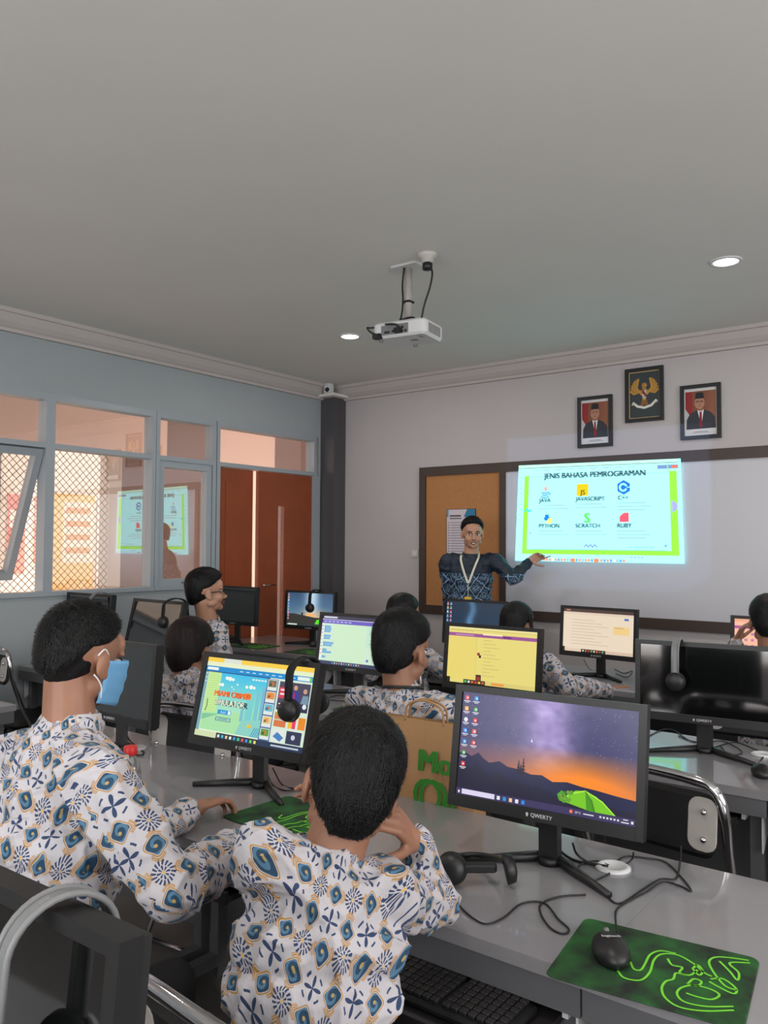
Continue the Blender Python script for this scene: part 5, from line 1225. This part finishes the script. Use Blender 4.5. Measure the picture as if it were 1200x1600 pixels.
    for q in (-1, 1):
        if legs == 'sit':
            a = Hp+right*0.085*q+Vector((0, 0, -0.02)); kn = Vector((a.x, a.y, 0.51))+fwd*0.36+right*0.03*q; an = Vector((kn.x, kn.y, 0.09))+fwd*0.03
        else:
            a = Hp+right*0.085*q; kn = Vector((a.x, a.y, 0.50))+fwd*0.02; an = Vector((a.x, a.y, 0.09))+right*0.02*q
        t.cone(a, 0.082, kn, 0.060, 16); t.cone(kn, 0.058, an, 0.044, 16)
        sh_.cone(an+Vector((0, 0, -0.045))-fwd*0.03, 0.042, an+Vector((0, 0, -0.05))+fwd*0.15, 0.035, 14)
    remesh(t, 'trousers', M['trousers'], root, 0.014, 4)
    for v in sh_.v: v -= ro; v.z = max(v.z, 0.002)
    sh_.build('shoes', M['shoe'], root)
    tag(root, label, 'person')
    return root, Hm, nk, cf
def hnd(i, w, f, n, t, **kw): return dict(i=i, w=Vector(w), f=Vector(f), n=Vector(n), t=t, **kw)

# 1. the boy in the middle, head propped on his right hand
W1 = at(648, 1316, 1.56)
P1, H1, _, _ = person('boy in patterned shirt nearest the middle, propping his head on one hand',
    at(549, 1226, 1.48), 42, 14, 12, at(510, 1336, 1.43), 40, at(452, 1640, 1.30)+Vector((0.03, -0.02, -0.28)),
    [at(478, 1385, 1.66), at(682, 1408, 1.64)], [at(500, 1330, 1.66), W1],
    [hnd(0, at(500, 1330, 1.66), (0, 0.1, 1), (-0.3, -1, 0), -1, c=(0.5, 0.7, 0.4)), hnd(1, W1, at(606, 1262, 1.50)-W1, at(560, 1330, 1.56)-W1, -1, c=(0.6, 0.8, 0.5), k=0.95)],
    k=0.99, vox=0.0042, sh_pts=[at(412, 1338, 1.38), at(596, 1398, 1.42)], nstr=6500, seed=3, vol=1.35, wide=0.97, sleeve=0.98, nape=-0.80)
# 2. the masked boy on the left
W2R = onz(405, 1312, 0.812); W2L = onz(305, 1262, 0.80)
P2, H2, _, _ = person('boy in patterned shirt and blue face mask at left, both hands on the desk',
    at(128, 1024, 1.84), 8, 13, 2, at(112, 1130, 1.80), 18, at(75, 1560, 1.55)+Vector((-0.08, -0.02, -0.14)),
    [at(185, 1335, 1.95), at(268, 1388, 1.50)], [W2L, W2R],
    [hnd(0, W2L, onz(385, 1235, 0.80)-W2L, (0.2, 0.1, -1), -1, c=(0.35, 0.7, 0.5)), hnd(1, W2R, onz(450, 1262, 0.79)-W2R, (0, 0.1, -1), 1, c=(0.2, 0.35, 0.3))],
    k=1.0, vox=0.0045, sh_pts=[at(20, 1195, 1.88), at(146, 1220, 1.62)], nstr=6500, seed=5, vol=0.9, short=True, wide=1.07, sleeve=1.08, nape=-0.70)
# 3. boy behind the desk with the sunset monitor
person('boy with dark cord round his neck, seated before the yellow-page monitor',
    at(629, 1016, 2.75), 2, 6, 0, at(628, 1082, 2.72), 4, at(632, 1200, 2.75)+Vector((0, -0.02, -0.32)),
    [at(585, 1160, 2.85), at(722, 1150, 2.85)], [Vector((-1.72, 2.86, 0.80)), Vector((-1.46, 2.88, 0.80))],
    [hnd(0, (-1.72, 2.86, 0.80), (0.1, 1, -0.1), (0, 0, -1), -1), hnd(1, (-1.46, 2.88, 0.80), (-0.1, 1, -0.1), (0, 0, -1), 1)],
    k=1.03, vox=0.007, sh=0.165, nstr=2600, seed=8, vol=1.35, wide=0.98)
b = MB(); A = at(628, 1074, 2.70)
for s in range(1): b.tube([A+Vector((0.066*math.cos(g), 0.066*math.sin(g), 0.012*math.sin(g+2.6))) for g in [2*PI*i/24 for i in range(25)]], 0.006, 6)
pc = b.build('neck_cord', M['cable'], None); pr = [o for o in C.objects if o.name.startswith('person')][-1]
pc.parent = pr; pc.location = -pr.location
# 4. boy further ahead, mostly hidden
person('boy whose head shows left of the board corner, behind the boy in front',
    at(631, 962, 4.55), -8, 4, 0, at(630, 1010, 4.5), 0, at(632, 1080, 4.5)+Vector((0, 0, -0.3)),
    [at(575, 1050, 4.4), at(690, 1045, 4.4)], [at(590, 1060, 4.75), at(668, 1050, 4.75)],
    [hnd(0, at(590, 1060, 4.75), (0, 1, 0), (0, 0, -1), -1), hnd(1, at(668, 1050, 4.75), (0, 1, 0), (0, 0, -1), 1)],
    k=0.95, vox=0.011, nstr=700, seed=11, vol=1.1, sh=0.16)
# 5. boy with a headset reaching to the right
W5 = at(957, 1080, 4.45)
person('boy wearing a headset, reaching his right arm toward the large dark monitor',
    at(808, 978, 4.35), 0, 10, 0, at(812, 1022, 4.3), -10, at(835, 1110, 4.3)+Vector((0, 0, -0.3)),
    [at(770, 1080, 4.3), at(885, 1072, 4.1)], [at(790, 1090, 4.7), W5],
    [hnd(0, at(790, 1090, 4.7), (0, 1, 0), (0, 0, -1), -1), hnd(1, W5, at(998, 1056, 4.62)-W5, (0, 0.2, -1), 1, c=(0.3, 0.5, 0.3))],
    k=0.98, vox=0.010, nstr=700, seed=13, vol=1.0, sh=0.17, wide=1.1, sleeve=1.15)
hp = at(806, 957, 4.35); headset((hp.x, hp.y, hp.z+0.012), math.radians(90), 'black headset worn by the boy in front of the board', r=0.08, drop=0.10, spread=0.088, mic=False)
# 6. boy cut by the right edge
W6 = at(1150, 1003, 4.0)
person('boy at the right picture edge, hand raised to his face, before the salmon pink monitor',
    at(1202, 972, 3.78), 10, 6, 0, at(1206, 1030, 3.75), 5, at(1205, 1120, 3.75)+Vector((0, 0, -0.3)),
    [at(1160, 1060, 3.9), at(1270, 1080, 3.8)], [W6, at(1240, 1100, 4.1)],
    [hnd(0, W6, at(1163, 975, 3.98)-W6, (1, 0, 0.1), -1, c=(0.6, 0.9, 0.5)), hnd(1, at(1240, 1100, 4.1), (0, 1, 0), (0, 0, -1), 1)],
    k=0.98, vox=0.010, nstr=900, seed=17, vol=1.15, sh=0.16)
# 7. boy with glasses
P7, H7, _, _ = person('boy with glasses in profile before the wooden doors',
    at(323, 924, 5.10), -28, -2, 0, at(326, 970, 5.15), -20, at(330, 1075, 5.2)+Vector((0, 0, -0.27)),
    [at(292, 1040, 5.3), at(355, 1045, 5.0)], [at(335, 1050, 5.5), at(380, 1052, 5.2)],
    [hnd(0, at(335, 1050, 5.5), (0.3, 1, 0), (0, 0, -1), -1), hnd(1, at(380, 1052, 5.2), (0.3, 1, 0), (0, 0, -1), 1)],
    k=1.12, skin='skin_light', vox=0.009, nstr=1500, seed=19, vol=1.25, sh=0.15)
g = MB()
for s in (-1, 1):
    g.tube([H7 @ Vector((s*0.034+0.024*math.cos(a), 0.112, -0.004+0.018*math.sin(a)))for a in [2*PI*i/16 for i in range(17)]], 0.0032, 6)
    g.tube([H7 @ Vector(q) for q in ((s*0.058, 0.112, 0.0), (s*0.088, 0.09, 0.0), (s*0.094, 0.0, -0.002), (s*0.094, -0.02, -0.014))], 0.003, 6)
g.tube([H7 @ Vector(q) for q in ((-0.011, 0.114, 0.002), (0.011, 0.114, 0.002))], 0.002, 6)
for v in g.v: v -= P7.location
gl = g.build('glasses', M['black'], P7)
# 8. boy with brownish hair
person('boy with dark brown hair, head bent, between the game monitor and the window wall',
    at(296, 1020, 3.46), 28, 20, 0, at(297, 1064, 3.36), 22, at(296, 1180, 3.42)+Vector((0, 0.0, -0.22)),
    [at(268, 1125, 3.55), at(326, 1125, 3.45)], [at(262, 1100, 3.85), at(305, 1100, 3.85)],
    [hnd(0, at(262, 1100, 3.85), (-0.2, 1, 0), (0, 0, -1), -1), hnd(1, at(305, 1100, 3.85), (0, 1, 0), (0, 0, -1), 1)],
    k=1.10, vox=0.008, hair='hair_brown', nstr=2400, seed=23, vol=1.2, sh=0.12, wide=0.86, nape=-0.85)
# 9. the teacher
TN = Vector((-3.215, 5.36, 1.455)); WT = Vector((-2.845, 5.60, 1.415))
PT, HT, _, _ = person('teacher in navy batik shirt with lanyard pointing at the projected slide',
    (-3.185, 5.33, 1.625), -152+10, 6, 0, TN, -158, (-3.25, 5.42, 0.98),
    [Vector((-2.88, 5.42, 1.285)), Vector((-3.43, 5.40, 1.10))], [WT, Vector((-3.40, 5.33, 0.86))],
    [hnd(0, WT, (0.85, 0.2, 0.42), (0.2, -0.9, -0.2), -1, cs=[(0.05, 0.05, 0.05), (0.5, 0.8, 0.4), (0.7, 0.9, 0.5), (0.8, 1.0, 0.5)]), hnd(1, (-3.40, 5.33, 0.86), (0, 0, -1), (0.6, 0, 0), 1)],
    k=1.0, vox=0.008, shirt='navy_batik', nstr=1600, seed=29, vol=0.95, skin='skin_light', hairline=[(0, 0.66), (45, 0.56), (70, 0.22), (88, 0.02), (105, 0.0), (120, -0.42), (150, -0.7), (180, -0.7)], sh=0.185, wide=1.08, legs='stand', open_mouth=True, sleeve=1.05)
# lanyard with a yellow card
fw = Vector((math.sin(math.radians(158)), math.cos(math.radians(158)), 0)); rt = Vector((math.cos(math.radians(-158)), math.sin(math.radians(-158)), 0))
l = MB(); bot = TN+fw*0.132+Vector((0, 0, -0.205))
for s in (-1, 1):
    path = [TN+rt*s*0.055-fw*0.02+Vector((0, 0, 0.03)), TN+rt*s*0.068+fw*0.055+Vector((0, 0, -0.01)), TN+rt*s*0.05+fw*0.112+Vector((0, 0, -0.075)), bot+rt*s*0.004]
    pts = spline(path, 5); vs = []
    for p in pts: vs += [p-rt*0.008+Vector((0, 0, 0.002)), p+rt*0.008, p+rt*0.008+fw*0.0015, p-rt*0.008+fw*0.0015]
    l.add(vs, [(4*i+a, 4*i+(a+1) % 4, 4*i+4+(a+1) % 4, 4*i+4+a) for i in range(len(pts)-1) for a in range(4)])
l.tube([bot, bot+Vector((0, 0, -0.10))+fw*0.006], 0.003, 6)
for v in l.v: v -= PT.location
lo = l.build('lanyard', M['lanyard'], PT)
l = MB(); l.rbox((-0.027, -0.042, 0), (0.027, 0.042, 0.005), 0.006, Tr(*(bot+Vector((0, 0, -0.145))+fw*0.012-PT.location)) @ Rz(math.radians(22)) @ Rx(PI/2)); l.build('id_card', M['yellow'], lo)
# blue mask of boy 2
m = MB(); m.smooth = True; NA, NZ = 24, 12; vs = []
for j in range(NZ+1):
    z = 0.004-0.108*j/NZ
    for i in range(NA+1):
        a = math.radians(-84+168*i/NA); bulge = 0.5+0.5*math.cos(a*1.1); rr = 0.078+0.042*bulge*(1-0.35*((j/NZ-0.4)*1.4)**2)
        rx = 0.074-0.012*(j/NZ)**2; pl = 0.0018*math.sin(j/NZ*PI*7)
        vs.append(H2 @ Vector((rx*math.sin(a), (rr+0.008)*math.cos(a)+pl+0.004, z-0.012*(1-bulge)*(0.5-j/NZ)*2)) - P2.location)
m.add(vs, [(j*(NA+1)+i, j*(NA+1)+i+1, (j+1)*(NA+1)+i+1, (j+1)*(NA+1)+i) for j in range(NZ) for i in range(NA)])
mo = m.build('face_mask', M['mask'], P2); sm = mo.modifiers.new('s', 'SOLIDIFY'); sm.thickness = 0.002
for s in (-1, 1):
    m = MB()
    for z0, z1 in ((-0.006, 0.020), (-0.086, -0.046)): m.tube(spline([H2 @ Vector(q)-P2.location for q in ((s*0.073, 0.014, z0), (s*0.083, 0.0, (z0*0.4+z1*0.6)), (s*0.087, -0.018, z1), (s*0.084, -0.030, (z1-0.012)/1.6))], 5), 0.0017, 6)
    m.build('ear_loop', M['mask_loop'], mo)

# students' chairs
chair(-1.56, 0.90, 14, 'chrome folding chair under the masked boy')
chair(-0.90, 0.985, -6, 'chrome folding chair under the middle boy, its bright rail showing left of his shirt', 0.95)
chair(-1.575, 2.40, 2, 'chrome folding chair of the boy with the neck cord, paper bag hung behind')
p = onz(290, 1106, 0.905); chair(p.x, p.y+0.22, 6, 'chrome folding chair of the boy with dark brown hair')
chair(-2.68, 3.78, 0, 'chrome folding chair of the boy whose head shows left of the board corner')
chair(-2.05, 3.95, -8, 'chrome folding chair of the boy wearing a headset')
chair(-0.87, 4.02, 5, 'chrome folding chair of the boy at the right picture edge')
chair(-4.05, 3.62, -20, 'chrome folding chair of the boy with glasses')
# paper bag hung behind the chair of boy 3
bag = empty('paper_bag', (-1.43, 2.115, 0.45), math.radians(3))
b = MB(); b.smooth = False; n = 10
def bagp(u, v, f):
    x = -0.185+0.37*u; z = 0.54*v; y = -0.048*(1-0.75*v**2)*(1 if f else -1)+0.008*noise.noise(Vector((u*4, v*4, 9 if f else 2))); return Vector((x+0.006*noise.noise(Vector((u, v*5, 3))), y, z))
for f_ in (True, False): b.add([bagp(i/n, j/n, f_) for j in range(n+1) for i in range(n+1)], [(j*(n+1)+i, j*(n+1)+i+1, (j+1)*(n+1)+i+1, (j+1)*(n+1)+i) for j in range(n) for i in range(n)])
for u in (0, 1): b.add([bagp(u, j/n, f_) for j in range(n+1) for f_ in (True, False)], [(2*j, 2*j+1, 2*j+3, 2*j+2) for j in range(n)])
b.add([bagp(u, 0, f_) for u, f_ in ((0, True), (1, True), (1, False), (0, False))], [(0, 1, 2, 3)]); b.build('bag_body', M['kraft'], bag)
b = MB()
for yy in (-0.012, 0.012): b.curve([(-0.07, yy, 0.53), (-0.06, yy, 0.58), (0, yy, 0.60), (0.06, yy, 0.58), (0.07, yy, 0.53)], 0.004)
b.build('bag_handle', M['kraft'], bag)
c = Canvas(lambda u, v, l: Vector((-0.185+0.37*u, -0.060-l*0.001+0.036*(1-v)**2, 0.54*(1-v))), 0.69); c.text('Mo', 0.48, 0.275, 0.125, (44, 122, 34), 'l', 0.08); c.text('Oc', 0.46, 0.49, 0.19, (44, 122, 34), 'l', 0.10); c.rect(0.48, 0.51, 0.8, 0.53, (60, 130, 44)); c.build('bag_print', M['print'], bag)
tag(bag, 'brown kraft paper bag with large green letters hanging behind a chair', 'bag')
